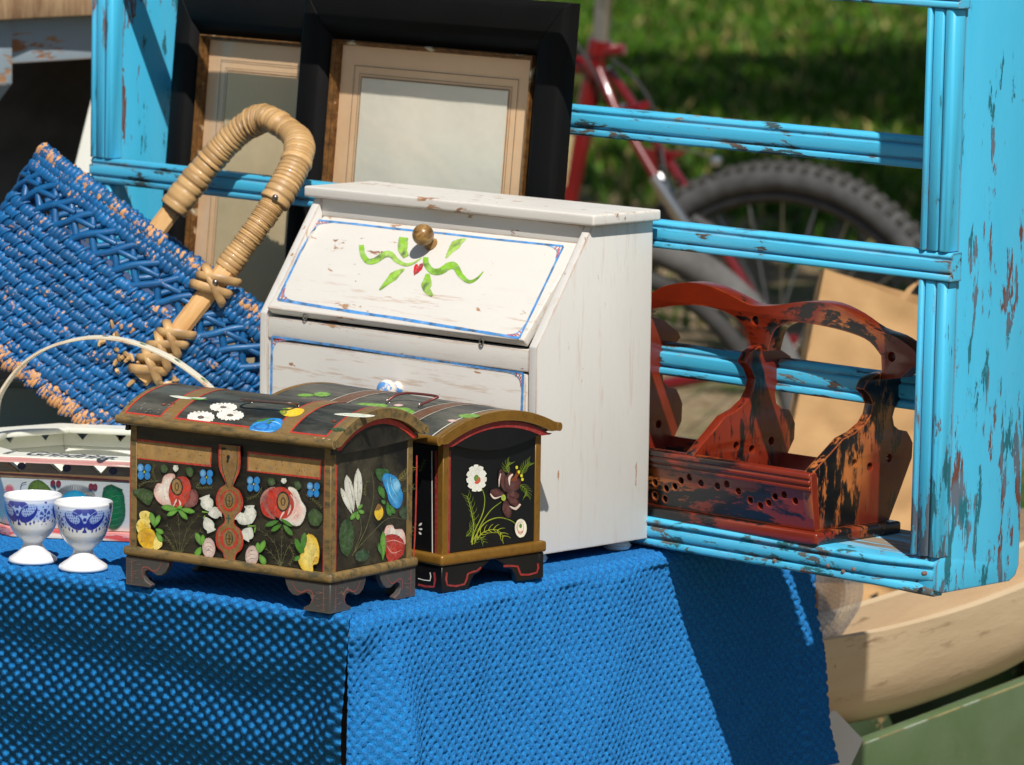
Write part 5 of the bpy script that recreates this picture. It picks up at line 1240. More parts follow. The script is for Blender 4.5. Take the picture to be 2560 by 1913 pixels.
# ================================================================== BLUE WICKER BASKET
def m_wicker():
    t = NT('blue_lacquered_wicker'); v = t.coord(); w = t.attr('wear', 'Fac')
    f = t.noise(v, 55, 4, 0.65); g = t.noise(v, 220, 3)
    b = t.mix(f, rgb(2, 66, 122), rgb(12, 118, 176)); b = t.mix(t.math('MULTIPLY', g, 0.35), b, rgb(8, 48, 112))
    k = t.math('ADD', w, t.math('MULTIPLY', t.math('SUBTRACT', t.noise(v, 230, 4, 0.65), 0.5), 1.5))
    tan_ = t.mix(g, rgb(176, 116, 64), rgb(218, 168, 112))
    mk = t.ramp(k, [(0.62, 0.0), (0.66, 1.0)])
    t.bump(g, 0.15, 0.0006); t.b.inputs['Coat Weight'].default_value = 0.05; t.b.inputs['Coat Roughness'].default_value = 0.15
    mm = t.n('Mix', data_type='RGBA', blend_type='MULTIPLY'); mm.inputs[0].default_value = 1.0; t.l(b, mm.inputs[6]); t.l(t.attr('Col'), mm.inputs[7]); b = mm.outputs[2]
    return t.base(t.mix(mk, b, tan_), t.mix(mk, (0.5,) * 3 + (1,), (0.7,) * 3 + (1,)))
M_WICK = m_wicker()
def m_cane():
    t = NT('wrapped_cane'); v = t.coord(); w = t.attr('wear', 'Fac'); f = t.noise(v, 30, 5, 0.6); g = t.noise(v, 260, 4, 0.6)
    c = t.mix(f, rgb(192, 146, 88), rgb(232, 196, 138)); c = t.mix(t.math('MULTIPLY', g, 0.3), c, rgb(128, 84, 42))
    c = t.mix(w, rgb(92, 58, 28), c); t.bump(g, 0.25, 0.0008); t.b.inputs['Coat Weight'].default_value = 0.2; return t.base(c, 0.45)
M_CANE = m_cane()
M_STICK = m_wood('split_cane_stick', rgb(196, 146, 86), rgb(224, 180, 122), (6, 6, 1), 12, 0.55)
def build_basket():
    dep = 4.30; k = dep / FPX
    xh = 0.8 * R_ - 0.6 * U_; e3 = 0.6 * R_ + 0.8 * U_; ga = radians(-3)
    e1 = (cos(ga) * xh + sin(ga) * D_).normalized(); e2 = (-sin(ga) * xh + cos(ga) * D_).normalized(); e3 = e1.cross(e2).normalized()
    if e3.dot(U_) < 0: e3 = -e3
    A1, B1, A0, B0, Hh = 490 * k, 0.078, 440 * k, 0.070, 470 * k
    HX = 85 * k; HQ = -pi / 2 + 0.174
    near = at_depth((540, 706), dep - B1)
    rimc = near + e2 * B1 - e1 * HX; base = rimc - e3 * Hh
    th = T('wicker_basket', 'blue painted wicker basket with cane-wrapped handle, tipped on its side', 'basket', basis(base, e1, e2, e3))
    def wall(q, v, out=0.0):
        a = A0 + (A1 - A0) * v; b = B0 + (B1 - B0) * v; n = Vector((cos(q) / a, sin(q) / b, 0)).normalized()
        return Vector((a * cos(q), b * sin(q), Hh * v)) + n * out, n
    # equal-arc table
    def table(v):
        N = 720; L = [0]; pv = wall(0, v)[0]
        for i in range(1, N + 1): p = wall(2 * pi * i / N, v)[0]; L.append(L[-1] + (p - pv).length); pv = p
        return L
    def ang(L, s):
        s %= L[-1]; lo, hi = 0, len(L) - 1
        while hi - lo > 1:
            m = (lo + hi) // 2
            if L[m] <= s: lo = m
            else: hi = m
        return 2 * pi * (lo + (s - L[lo]) / (L[hi] - L[lo] + 1e-12)) / (len(L) - 1)
    rnd = random.Random(11)
    def bead_row(v, pitch, r, phase, name, tilt=0.35, ribs=4, wearb=0.0, n_around=8, over=1.12, bulge=0.0028, stakes=True):
        L = table(v); nb = max(8, round(L[-1] / pitch)); pt = L[-1] / nb; mb = MB(); na = 25
        for b in range(nb):
            s0 = (b + phase) * pt; rr = r * rnd.uniform(0.92, 1.08); wb = wearb + rnd.uniform(-0.12, 0.10) + (0.14 if rnd.random() < 0.06 else 0)
            V = []; Wt = []; sz = rnd.uniform(0.95, 1.2); tl_ = tilt * rnd.uniform(0.5, 1.6); ln_ = over * rnd.uniform(0.92, 1.12); cb = rnd.uniform(0.72, 1.15)
            for i in range(na):
                f = i / (na - 1); s = s0 + (f - 0.5) * pt * ln_; q = ang(L, s)
                c, n = wall(q, v); t = (wall(q + 0.01, v)[0] - wall(q - 0.01, v)[0]).normalized()
                rad = rr * (max(0.0, 1 - abs(2 * f - 1) ** 6)) ** 0.5 * (0.72 + 0.30 * abs(sin(pi * ribs * f)) ** 0.5) + 0.0004
                c = c + n * (bulge * sin(pi * f)) + Vector((0, 0, 1)) * ((f - 0.5) * 2 * tl_ * rr)
                for k_ in range(n_around):
                    a = 2 * pi * k_ / n_around; V.append(c + n * (cos(a) * rad * 0.66) + Vector((0, 0, 1)) * (sin(a) * rad * sz))
                    Wt.append(0.31 + wb + 0.18 * max(0, cos(a)) * abs(sin(pi * ribs * f)))
            Fc = [(i * n_around + k_, i * n_around + (k_ + 1) % n_around, (i + 1) * n_around + (k_ + 1) % n_around, (i + 1) * n_around + k_) for i in range(na - 1) for k_ in range(n_around)]
            mb.add(V, Fc, (cb, cb, cb, 1), Wt)
            if stakes:
                q = ang(L, s0 + 0.5 * pt); c, n = wall(q, v); t = (wall(q + 0.01, v)[0] - wall(q - 0.01, v)[0]).normalized(); z = Vector((0, 0, 1))
                p = [c - z * rr * 1.5 - t * rr * 0.55 + n * 0.001, c - z * rr * 0.5 - t * rr * 0.1 + n * (rr * 0.95), c + z * rr * 0.6 + t * rr * 0.35 + n * (rr * 0.85), c + z * rr * 1.5 + t * rr * 0.7 + n * 0.0005]
                mb.tube(catmull(p, 3, False), [rr * 0.30 * x for x in (0.5, .8, 1, 1.1, 1.1, 1.1, 1, .9, .7, .5)], 6, w=0.3 + wb, col=(cb, cb, cb, 1))
        return mb.build(name, M_WICK, th, smooth=70)
    rows = 13; vtop = 0.70
    for r_ in range(rows):
        v = 0.035 + (vtop - 0.035) * r_ / (rows - 1)
        bead_row(v, 0.0195, 0.0052, 0.5 * (r_ % 2), 'woven_row', wearb=(0.22 if r_ == 0 else 0.06 if r_ == 1 else -0.02))
    bead_row(0.005, 0.013, 0.0062, 0.2, 'base_border', wearb=0.36, stakes=False)
    for v, w in ((0.915, -0.02), (0.962, 0.05), (1.0, 0.16)): bead_row(v, 0.014, 0.0058, 0.3 * v * 10, 'rim_coil', tilt=0.15, wearb=w, over=1.25, bulge=0.001, stakes=False, ribs=3)
    # open lattice between rim and wall
    Lm = table(0.83); nl = 34; z = Vector((0, 0, 1))
    for i in range(nl):
        for sg in (1, -1):
            s0 = Lm[-1] * i / nl; P = []
            for f in (0, 0.2, 0.4, 0.6, 0.8, 1.0):
                q = ang(Lm, s0 + sg * (f - 0.5) * Lm[-1] / nl * 1.25 + 0.0015 * sin(9 * i + f * 5)); c, n = wall(q, 0.715 + 0.19 * f); P.append(c + n * (0.0012 * sg + 0.002 * sin(pi * f)))
            mb = MB(); P = catmull(P, 3, False); mb.tube(P, 0.0034, 7, col=(0.9, 0.9, 0.9, 1), w=[0.26 + 0.28 * max(0, noise.noise(Vector((i * 3.1 + sg, j * .35, 2)))) + 0.06 * sg for j in range(len(P))]); mb.build('lattice_cane', M_WICK, th, smooth=70)
        # cross tie
        q0 = ang(Lm, Lm[-1] * (i + 0.05) / nl); q1 = ang(Lm, Lm[-1] * (i + 0.95) / nl); c0, n0 = wall(q0, 0.82); c1, n1 = wall(q1, 0.845); mid, nm = wall((q0 + q1) / 2 if q1 > q0 else q0, 0.832)
        MB().tube(catmull([c0 + n0 * .003, mid + nm * .0045, c1 + n1 * .003], 4, False), 0.0026, 6, w=0.33, col=(0.85, 0.85, 0.85, 1)).build('lattice_tie', M_WICK, th, smooth=70)
    # inner lining of stakes (dark backs of the weave) and bottom
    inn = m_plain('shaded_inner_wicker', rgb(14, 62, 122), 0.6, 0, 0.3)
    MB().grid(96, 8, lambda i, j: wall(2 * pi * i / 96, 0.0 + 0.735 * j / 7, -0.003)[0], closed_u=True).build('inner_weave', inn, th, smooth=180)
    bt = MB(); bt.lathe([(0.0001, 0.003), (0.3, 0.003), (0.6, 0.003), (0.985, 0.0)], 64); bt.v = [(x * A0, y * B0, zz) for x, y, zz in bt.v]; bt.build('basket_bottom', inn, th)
    # handle: hoop across the short axis, near leg carries on down the wall as a stick
    def hp(f):
        """0 near rim .. 1 far rim"""
        c = cos(pi * f); sg = 1 if c > 0 else -1; q = sg * abs(c) ** 0.55
        return Vector((HX - 0.0420 * (1 - q), -B1 * (0.98 if sg > 0 else 0.5) * sg * abs(c) ** 0.8, Hh + 408 * k * sin(pi * f) ** 0.6))
    def wrap(f0, f1, r, turns, name, fine=False):
        bounds = [0.0]
        for _ in range(turns): bounds.append(bounds[-1] + rnd.uniform(0.6, 1.5))
        P = []; rr = []; ww = []; tw = bounds[-1]
        for b in range(turns):
            q = r * rnd.uniform(0.94, 1.06); br = rnd.uniform(0.55, 1.0); sk = rnd.uniform(-0.04, 0.04)
            for m_ in range(7):
                u = (m_ + 0.5) / 7; c = min(1.0, 5.5 * u, 5.5 * (1 - u)) ** 0.6; f = f0 + (f1 - f0) * (bounds[b] + (bounds[b + 1] - bounds[b]) * u) / tw
                P.append(hp(f)); rr.append(q * (0.86 + 0.13 * c + sk * (u - 0.5))); ww.append((0.15 + 0.85 * c) * br)
        return MB().tube(P, rr, 14, w=ww, flat=0.85).build(name, M_CANE, th, smooth=80)
    wrap(0.006, 0.145, 0.0112, 34, 'fine_handle_wrap'); wrap(0.135, 0.60, 0.0138, 28, 'handle_wrap'); wrap(0.595, 0.982, 0.0146, 24, 'handle_wrap')
    P = [hp(0.90 + 0.1 * i / 6) for i in range(7)]; MB().tube(P, 0.0088, 8, flat=0.6).build('handle_core', M_STICK, th, smooth=30)
    p0 = wall(HQ, 1.02, 0.006)[0]; p1 = wall(HQ, 0.36, 0.0065)[0]
    MB().tube([hp(0.05), hp(0.02), p0, p0 * .5 + p1 * .5, p1], [0.0085, 0.0088, 0.0088, 0.0086, 0.0078], 8, flat=0.62).build('handle_stick', M_STICK, th, smooth=30)
    # bindings
    def bind(v, tilt, r, w, nm='binding'):
        c = wall(HQ, v, 0.0055)[0]; P = []
        for i in range(18):
            a = 2 * pi * i / 18; P.append(c + Vector((cos(a) * w, -sin(a) * 0.0105, cos(a) * tilt)))
        MB().tube(P, r, 7, True, w=[0.7 + 0.3 * sin(i * 1.3) for i in range(18)], flat=0.55).build(nm, M_CANE, th, smooth=70)
    for v, tl in ((1.02, 0.008), (0.985, -0.009), (0.955, 0.006), (0.66, 0.008), (0.63, -0.009), (0.585, 0.010), (0.55, -0.010), (0.50, 0.010), (0.455, -0.008), (0.42, 0.008)): bind(v, tl, 0.0042, 0.0165 if v > 0.9 else 0.0135)
    # frayed bare canes around the stick's foot
    for i in range(34):
        v = rnd.uniform(0.30, 0.50); c, n = wall(HQ + rnd.uniform(-0.30, 0.20), v, 0.004); dv = Vector((rnd.uniform(-1, 1), -0.5, rnd.uniform(-1, 1))).normalized() * rnd.uniform(0.004, 0.010)
        MB().tube([c, c + dv * .5 + Vector((0, -0.002, 0)), c + dv], [0.0018, 0.002, 0.0012], 5, w=rnd.uniform(0.5, 1)).build('frayed_cane', M_CANE, th, smooth=60)
    nl_ = m_plain('nail_head', rgb(120, 110, 104), 0.35, 0.9)
    for p in (hp(0.15) + Vector((0, -0.0135, 0.0)), wall(HQ, 1.0, 0.018)[0]):
        MB().lathe([(0.0001, 0.0014), (0.002, 0.001), (0.0027, 0.0)], 12, Matrix.Translation(p) @ Matrix.Rotation(pi / 2, 4, 'X')).build('nail', nl_, th, smooth=60)
build_basket()
# ================================================================== RED LACQUERED CARRIER on the rack shelf
def m_lacquer(name, grain, black, seed=0.0, tan=0.58):
    t = NT(name); v = t.coord(grain); f = t.noise(v, 26, 6, 0.72, 0.4); g = t.noise(v, 90, 5, 0.7); h = t.noise(v, 9, 3, 0.5)
    red = t.mix(f, rgb(70, 18, 8), rgb(148, 46, 16)); red = t.mix(t.ramp(h, [(tan - 0.05, 0.0), (tan + 0.02, 1.0)]), red, rgb(178, 104, 50))
    k = t.math('ADD', t.math('MULTIPLY', h, 0.55), t.math('MULTIPLY', f, 0.45)); k = t.math('ADD', t.math('MULTIPLY', k, 0.8), t.math('MULTIPLY', g, 0.2))
    e = t.edge(0.0022, 0.03, 0.3)
    k = t.math('SUBTRACT', k, t.math('MULTIPLY', e, 0.25))
    mk = t.ramp(k, [(black - 0.01, 0.0), (black + 0.01, 1.0)])
    c = t.mix(mk, red, rgb(14, 11, 11)); c = t.mix(t.math('MULTIPLY', e, t.ramp(g, [(0.42, 0.0), (0.6, 0.9)])), c, rgb(206, 92, 48))
    t.bump(t.math('ADD', g, mk), 0.3, 0.0005); t.b.inputs['Coat Weight'].default_value = 0.45; t.b.inputs['Coat Roughness'].default_value = 0.15
    return t.base(c, 0.34)
def build_carrier():
    m_pan = m_lacquer('red_black_lacquer_panel', (1, 1, 0.3), 0.550, tan=0.64); m_frt = m_lacquer('red_lacquer_board', (0.3, 1, 1), 0.548, tan=0.66); m_hnd = m_lacquer('red_lacquer_handle', (0.5, 1, 1), 0.565, tan=0.68)
    o = on_z((2047, 1362), ZT + 0.0249)
    yaw = -0.150; th = T('bottle_carrier', 'red and black lacquered wooden carrier with scalloped dividers and double-arched handle', 'carrier', mat_xf(o, yaw))
    pl = lambda x, y: th.px_plane(Z7(x, y), (-0.003, 0, 0), (1, 0, 0))
    raw = [(985, 1388), (972, 1250), (965, 1092), (1010, 1040), (1070, 975), (1132, 905), (1195, 872), (1250, 825), (1278, 775), (1288, 725), (1268, 680), (1238, 648), (1262, 600), (1305, 572), (1352, 560), (1385, 562),
           (1430, 590), (1468, 612), (1484, 640), (1462, 665), (1428, 700), (1400, 745), (1388, 790), (1396, 835), (1420, 856), (1462, 864), (1478, 892), (1492, 925), (1488, 1000), (1430, 1160), (1368, 1338)]
    out = [(p.y, p.z) for p in (pl(*q) for q in raw)]
    zb = 0.0105; out[0] = (out[0][0], zb); out[-1] = (out[-1][0], zb)
    hc = [pl(1190, 1030), pl(1270, 1048), pl(1370, 1003)]
    holes = [[(c.y + 0.0036 * cos(a), c.z + 0.0036 * sin(a)) for a in [2 * pi * i / 14 for i in range(14)]] for c in hc]
    bay = 0.1300; tk = 0.0095
    for i in range(3):
        x = -0.003 - i * bay
        MB().prism(out if i == 0 else [(y * (0.93 if q < 0.055 else 1.0) + (0.003 if q < 0.055 else 0), q if q < 0.05 else 0.05 + (q - 0.05) * (1 + 0.125 * i)) for y, q in out], x - tk, x, lambda p, q, t: (t, p, q), holes).build('divider', m_pan, th, bevel=0.0009, seg=2)
    ymax = max(p[0] for p in out); yF = out[2][0]; zF = out[2][1]; y0 = out[0][0]; y1 = out[-1][0]; ym = (pl(1352, 560).y + 0.0) 
    Lx = 2 * bay + tk + 0.003
    # base board with moulded edge
    MB().box(-Lx - 0.006, 0.005, y0 - 0.007, y1 + 0.007, 0, zb - 0.0002).build('base_board', m_frt, th, bevel=0.003, seg=3)
    # front board (leaning out), drilled with a wave of holes
    A = Vector((0, y0 - 0.0004, zb)); Bt = Vector((0, yF - 0.0006, zF)); up = (Bt - A); Lh = up.length; up.normalize(); nrm = Vector((0, -up.z, up.y))
    pf = lambda x, y: th.px_plane(Z7(x, y), A, nrm)
    hl = []
    for q in ((110, 1150), (160, 1130), (160, 1198), (212, 1215), (218, 1160), (262, 1150), (294, 1120), (338, 1103), (397, 1133), (482, 1148), (530, 1138), (590, 1175), (652, 1222), (704, 1250), (747, 1235), (780, 1203), (826, 1193), (884, 1225)):
        c = pf(*q); u = c.x; v = (c - A).dot(up); hl.append([(u + 0.0030 * cos(a), v + 0.0030 * sin(a)) for a in [2 * pi * i / 12 for i in range(12)]])
    fb = [(-Lx - 0.001, 0.0), (-0.0035 - tk * 0 + 0.0005, 0.0), (-0.0025, Lh), (-Lx - 0.001, Lh)]
    board = MB().prism(fb, 0, 0.0075, lambda p, q, t: Vector((p, 0, 0)) + A + up * q - nrm * t, hl).build('front_board', m_frt, th, bevel=0.0004, seg=1)
    # reeded cap along the top of the front board
    cap = [(-0.0022, -0.013), (-0.0030, -0.0125), (-0.0030, -0.0100), (-0.0016, -0.0092), (-0.0016, -0.0084), (-0.0034, -0.0076), (-0.0034, -0.0050), (-0.0018, -0.0042), (-0.0018, -0.0034), (-0.0030, -0.0022), (-0.0020, 0.0012), (0.0060, 0.0012), (0.0060, -0.0002), (-0.0004, -0.0002), (-0.0004, -0.013)]
    MB().prism(cap, -Lx - 0.0015, -0.0022, lambda p, q, t: Vector((t, 0, 0)) + A + up * (Lh + q) - nrm * p).build('reeded_cap', m_frt, th, bevel=0.0003, seg=1)
    # back board
    yb = max(p[0] for p in out) ; zB = out[-4][1]
    A2 = Vector((0, y1 + 0.0004, zb)); B2 = Vector((0, out[-3][0] + 0.0002, out[-3][1])); u2 = (B2 - A2); L2 = u2.length * 0.75; u2.normalize(); n2 = Vector((0, u2.z, -u2.y))
    MB().prism([(-Lx, 0), (-0.0035, 0), (-0.0035, L2), (-Lx, L2)], 0, 0.0075, lambda p, q, t: Vector((p, 0, 0)) + A2 + u2 * q - n2 * t).build('back_board', m_frt, th, bevel=0.0006, seg=1)
    # handle
    ph = lambda x, y: th.px_plane(Z7(x, y), (0, ym - 0.007, 0), (0, -1, 0))
    topR = [(700, 216), (800, 212), (930, 195), (1060, 205), (1180, 260), (1290, 335), (1400, 375), (1480, 430), (1535, 490), (1550, 525)]
    botR = [(1490, 534), (1425, 590), (1336, 596), (1330, 475), (1270, 402), (1180, 360), (1050, 325), (900, 300), (830, 310), (775, 350), (745, 450)]
    topL = [(-70, 345), (-60, 300), (-10, 235), (60, 185), (150, 145), (210, 114), (330, 95), (450, 115), (560, 165), (640, 205)]
    botL = [(664, 450), (640, 360), (605, 300), (520, 245), (400, 215), (280, 215), (150, 232), (90, 262), (60, 330), (-30, 352)]
    top = catmull([ph(*q) for q in topL + topR], 3, False); bot = [ph(*q) for q in botR[:3]] + catmull([ph(*q) for q in botR[3:]], 3, False) + catmull([ph(*q) for q in botL], 3, False)
    outl = [(p.x, p.z) for p in top + bot]; xm = -0.003 - bay - tk / 2
    clean = []
    for p in outl:
        if not clean or hypot(p[0] - clean[-1][0], p[1] - clean[-1][1]) > 0.0004: clean.append(p)
    hh = []
    for q in ((680, 293), (1385, 480)):
        c = ph(*q); hh.append([(c.x + 0.0042 * cos(a), c.z + 0.0042 * sin(a)) for a in [2 * pi * i / 14 for i in range(14)]])
    MB().prism(clean, ym - 0.0075, ym + 0.0085, lambda p, q, t: (p, t, q), hh).build('arched_handle', m_hnd, th, bevel=0.0014, seg=2)
build_carrier()

# ================================================================== BICYCLE
def build_bike():
    red = NT('red_bike_lacquer'); v = red.coord(); f = red.noise(v, 20, 4); red.b.inputs['Coat Weight'].default_value = 0.7; red.b.inputs['Coat Roughness'].default_value = 0.08
    red = red.base(red.mix(f, rgb(84, 4, 10), rgb(120, 8, 16)), 0.3)
    chrome = m_plain('brushed_alloy', rgb(190, 190, 188), 0.28, 0.95, 0.1); rub = m_plain('dusty_rubber', rgb(25, 24, 23), 0.9, 0, 0.3, 30); blk = m_plain('black_plastic', rgb(20, 20, 22), 0.5); rimm = m_plain('dark_rim', rgb(40, 40, 42), 0.35, 0.6)
    dep = 8.0; yaw = radians(25); dh = Vector((D_.x, D_.y, 0)).normalized(); rh = Vector((R_.x, R_.y, 0)).normalized(); up = Vector((0, 0, 1))
    e1 = (cos(yaw) * rh - sin(yaw) * dh).normalized(); e2 = up.cross(e1).normalized()
    if e2.dot(dh) < 0: e2 = -e2
    ax = at_depth((1948, 905), dep); o = Vector((ax.x, ax.y, 0))
    th = T('bicycle', 'red bicycle with knobbly rear tyre standing behind the plate rack', 'bicycle', basis(o, e1, e2, up))
    L = lambda x, y, oy=0.0: (lambda p: Vector((p.x, oy, p.z)))(th.px_plane((x, y), (0, oy, 0), (0, 1, 0)))
    axz = th.px_plane((1948, 905), (0, 0, 0), (0, 1, 0)).z
    Rw = axz - 0.0
    def wheel(cx, fork=False):
        c = Vector((cx, 0, axz)); Rm = Rw - 0.027
        ring = lambda r, y=0.0, n=72: [c + Vector((r * cos(2 * pi * i / n), y, r * sin(2 * pi * i / n))) for i in range(n)]
        e = bpy.data.objects.new('wheel', None); COL.objects.link(e); e.parent = th.o
        mt = MB().tube(ring(Rm), 0.0255, 14, True, up=Vector((0, 1, 0))); ty = mt.build('tyre', rub, e, smooth=60)
        tr = MB()
        for i in range(88):
            a = 2 * pi * i / 88
            for y, hh in ((-0.019, -0.006), (-0.0075 if i % 2 else -0.004, 0.0), (0.0075 if i % 2 else 0.004, 0.0), (0.019, -0.006)):
                aa = a + (0.018 if y > 0 else 0); ra = Rm + 0.0245 + hh; rd = Vector((cos(aa), 0, sin(aa))); tg = Vector((-sin(aa), 0, cos(aa)))
                p = c + rd * ra + Vector((0, y, 0)); V = []
                for dz in (-0.003, 0.0045):
                    for sx, sy in ((-1, -1), (1, -1), (1, 1), (-1, 1)): V.append(p + rd * dz + tg * (0.0062 * sx) + Vector((0, 0.0042 * sy, 0)))
                tr.add(V, [(4, 5, 6, 7), (0, 1, 5, 4), (1, 2, 6, 5), (2, 3, 7, 6), (3, 0, 4, 7)])
        tr.build('tread_knobs', m_plain('tread_rubber', rgb(50, 48, 44), 0.95), e, kind='stuff')
        MB().tube(ring(Rm - 0.031), 0.0125, 10, True, up=Vector((0, 1, 0)), flat=0.8).build('rim', rimm, e, smooth=60)
        MB().tube([c + Vector((0, -0.05, 0)), c + Vector((0, -0.03, 0)), c + Vector((0, 0.03, 0)), c + Vector((0, 0.05, 0))], [0.012, 0.02, 0.02, 0.012], 14).build('hub', chrome, e, smooth=40)
        for i in range(28):
            a = 2 * pi * i / 28; b = a + (0.5 if (i // 2) % 2 else -0.5); y = 0.03 if i % 2 else -0.03
            MB().tube([c + Vector((0.02 * cos(b), y, 0.02 * sin(b))), c + Vector(((Rm - 0.04) * cos(a), 0, (Rm - 0.04) * sin(a)))], 0.0013, 5).build('spoke', chrome, e)
    wheel(0.0); wheel(-1.06)
    sc = L(1492, 150); bb = L(1322, 985); st = L(1512, -40); hd = Vector((-0.80, 0, sc.z - 0.02)); hb = Vector((-0.86, 0, axz + 0.28))
    def tb(nm, P, r, m, n=12, fl=1.0): return MB().tube(P, r, n, flat=fl).build(nm, m, th, smooth=50)
    tb('seat_tube', [sc + (sc - bb).normalized() * 0.03, bb], 0.0175, red); tb('seat_post', [sc + (sc - bb).normalized() * 0.028, st + Vector((0.004, 0, 0.06))], 0.0145, chrome)
    tb('seat_clamp', [sc + (sc - bb).normalized() * 0.008, sc + (sc - bb).normalized() * 0.034], 0.021, red); tb('clamp_bolt', [sc + Vector((0.0, -0.005, 0.012)), sc + Vector((0.052, -0.005, 0.02))], 0.010, red)
    tb('top_tube', [sc + Vector((0, 0, -0.01)), hd], 0.016, red); tb('down_tube', [bb, hb], 0.019, red); tb('head_tube', [hd + Vector((0.02, 0, 0.05)), hb + Vector((-0.005, 0, -0.02))], 0.019, red)
    bend = Vector((0.02, 0, -0.03))
    for y in (-0.045, 0.045):
        tb('seat_stay', [sc + Vector((0.012, y * 0.4, -0.015)), sc + Vector((0.05, y * 0.85, -0.075)), Vector((-0.02, y * 1.15, axz + 0.03))], 0.0085, red)
        tb('chain_stay', [bb + Vector((0.02, y * 0.5, 0)), bb + Vector((0.12, y * 0.9, 0)), Vector((-0.02, y * 1.15, axz - 0.005))], 0.0095, red)
        tb('fork_blade', [hb + Vector((-0.005, y, -0.02)), Vector((-0.99, y, axz + 0.1)), Vector((-1.06, y, axz))], 0.011, red)
        # dropout and cantilever brake
        MB().box(-0.035, 0.012, y * 1.15 - 0.003, y * 1.15 + 0.003, axz - 0.02, axz + 0.04).build('dropout', red, th, bevel=0.002)
        q = L(1640, 470, y); tb('brake_arm', [q + Vector((0.0, -0.012 if y < 0 else 0.012, 0.02)), q + Vector((0.05, 0, -0.055)), q + Vector((0.075, -y * 0.4, -0.085))], [0.010, 0.013, 0.009], chrome)
        tb('brake_pad', [q + Vector((0.06, -y * .45, -0.05)), q + Vector((0.10, -y * .45, -0.07))], 0.011, blk)
    tb('stay_bridge', [L(1545, 290, -0.04), L(1560, 275, 0.04)], 0.010, red); tb('mudguard_bridge', [sc + Vector((0.045, -0.038, -0.10)), sc + Vector((0.075, 0.038, -0.075))], 0.009, red)
    gus = [L(1605, 370), L(1720, 380), L(1680, 400), L(1625, 430)]
    MB().prism([(p.x, p.z) for p in gus], -0.004, 0.004, lambda p, q, t: (p, t, q)).build('brake_bridge_plate', red, th, bevel=0.002)
    tb('brake_cable', catmull([L(1530, 150, -.02), L(1590, 200, -.02), L(1640, 290, -.02), L(1655, 400, -.02), L(1665, 480, -.02)], 5, False), 0.003, blk, 6)
    tb('gear_cable', catmull([L(1400, 60, -.03), L(1440, 110, -.03), L(1490, 190, -.03), L(1520, 260, -.03)], 5, False), 0.0035, blk, 6)
    tb('straddle_wire', [L(1655, 375, -.02), L(1668, 480, -.02)], 0.0016, chrome, 5); tb('straddle_wire', [L(1690, 365, -.02), L(1790, 395, -.02)], 0.0016, chrome, 5)
    MB().lathe([(0.0001, -0.009), (0.009, -0.007), (0.011, 0), (0.009, 0.008), (0.0001, 0.01)], 12, Matrix.Translation(L(1790, 405, -.02))).build('cable_bolt', chrome, th, smooth=60)
    # yellowed maker's sticker on the seat tube
    stk = MB(); a = L(1434, 335); b = L(1418, 465); ax_ = (b - a).normalized()
    for i in range(7):
        p = a + (b - a) * i / 6
        for k in range(5): q = -1.9 + 0.35 * k; sd = Vector((ax_.z, 0, -ax_.x)); stk.v.append(tuple(p + sd * (0.0178 * cos(q) * -1) + Vector((0, 0.0178 * sin(q), 0))))
    stk.f = [(i * 5 + k, i * 5 + k + 1, i * 5 + k + 6, i * 5 + k + 5) for i in range(6) for k in range(4)]
    stk.build('sticker', m_plain('yellow_sticker', rgb(190, 168, 92), 0.6, 0, 0.5, 120), th, smooth=60, fix=False)
    # saddle, bars, crank
    sp = []
    sad = MB()
    for i in range(13):
        f = i / 12; x = 0.11 - 0.26 * f; w = 0.075 * (1 - smst(0.25, 0.75, f)) + 0.018; zz = 0.012 * cos(f * 5) 
        for k in range(10): a = 2 * pi * k / 10; sad.v.append((st.x + 0.02 + x, w * cos(a), st.z + 0.075 + zz + 0.022 * sin(a) * (1 if sin(a) > 0 else 1.4)))
    sad.f = [(i * 10 + k, i * 10 + (k + 1) % 10, i * 10 + 10 + (k + 1) % 10, i * 10 + 10 + k) for i in range(12) for k in range(10)] + [tuple(range(10)), tuple(120 + k for k in range(10))]
    sad.build('saddle', blk, th, smooth=60)
    tb('stem', [hd + Vector((0.02, 0, 0.04)), hd + Vector((0.045, 0, 0.16)), hd + Vector((-0.03, 0, 0.18))], 0.013, chrome); tb('handlebar', [hd + Vector((0.0, -0.29, 0.19)), hd + Vector((-0.03, -0.1, 0.18)), hd + Vector((-0.03, 0.1, 0.18)), hd + Vector((0.0, 0.29, 0.19))], 0.011, chrome)
    tb('crank', [bb + Vector((0, -0.07, 0)), bb + Vector((0.12, -0.075, -0.11))], 0.010, chrome); tb('pedal', [bb + Vector((0.12, -0.08, -0.11)), bb + Vector((0.12, -0.17, -0.11))], 0.022, blk)
    MB().tube([bb + Vector((0.088 * cos(2 * pi * i / 40), -0.055, 0.088 * sin(2 * pi * i / 40))) for i in range(40)], 0.0045, 6, True).build('chainring', chrome, th, smooth=60)
build_bike()
# ================================================================== THINGS BEHIND AND BELOW
KRAFT = m_paper('kraft_paper', rgb(190, 152, 104), rgb(164, 122, 76), 0.5)
def crumple(mb, nu, nv, fn, amp, sc, seed, th_=0.0012):
    """double-sided sheet with creases"""
    def f(i, j, off=0.0):
        p, n = fn(i / (nu - 1), j / (nv - 1)); u = Vector((i / (nu - 1) * sc, j / (nv - 1) * sc, seed))
        h = amp * (abs(noise.noise(u)) * 1.4 - 0.35 + 0.5 * abs(noise.noise(u * 2.7)))
        return p + n * (h + off)
    mb.grid(nu, nv, lambda i, j: f(i, j)); mb.grid(nu, nv, lambda i, j: f(i, j, -th_)); return mb

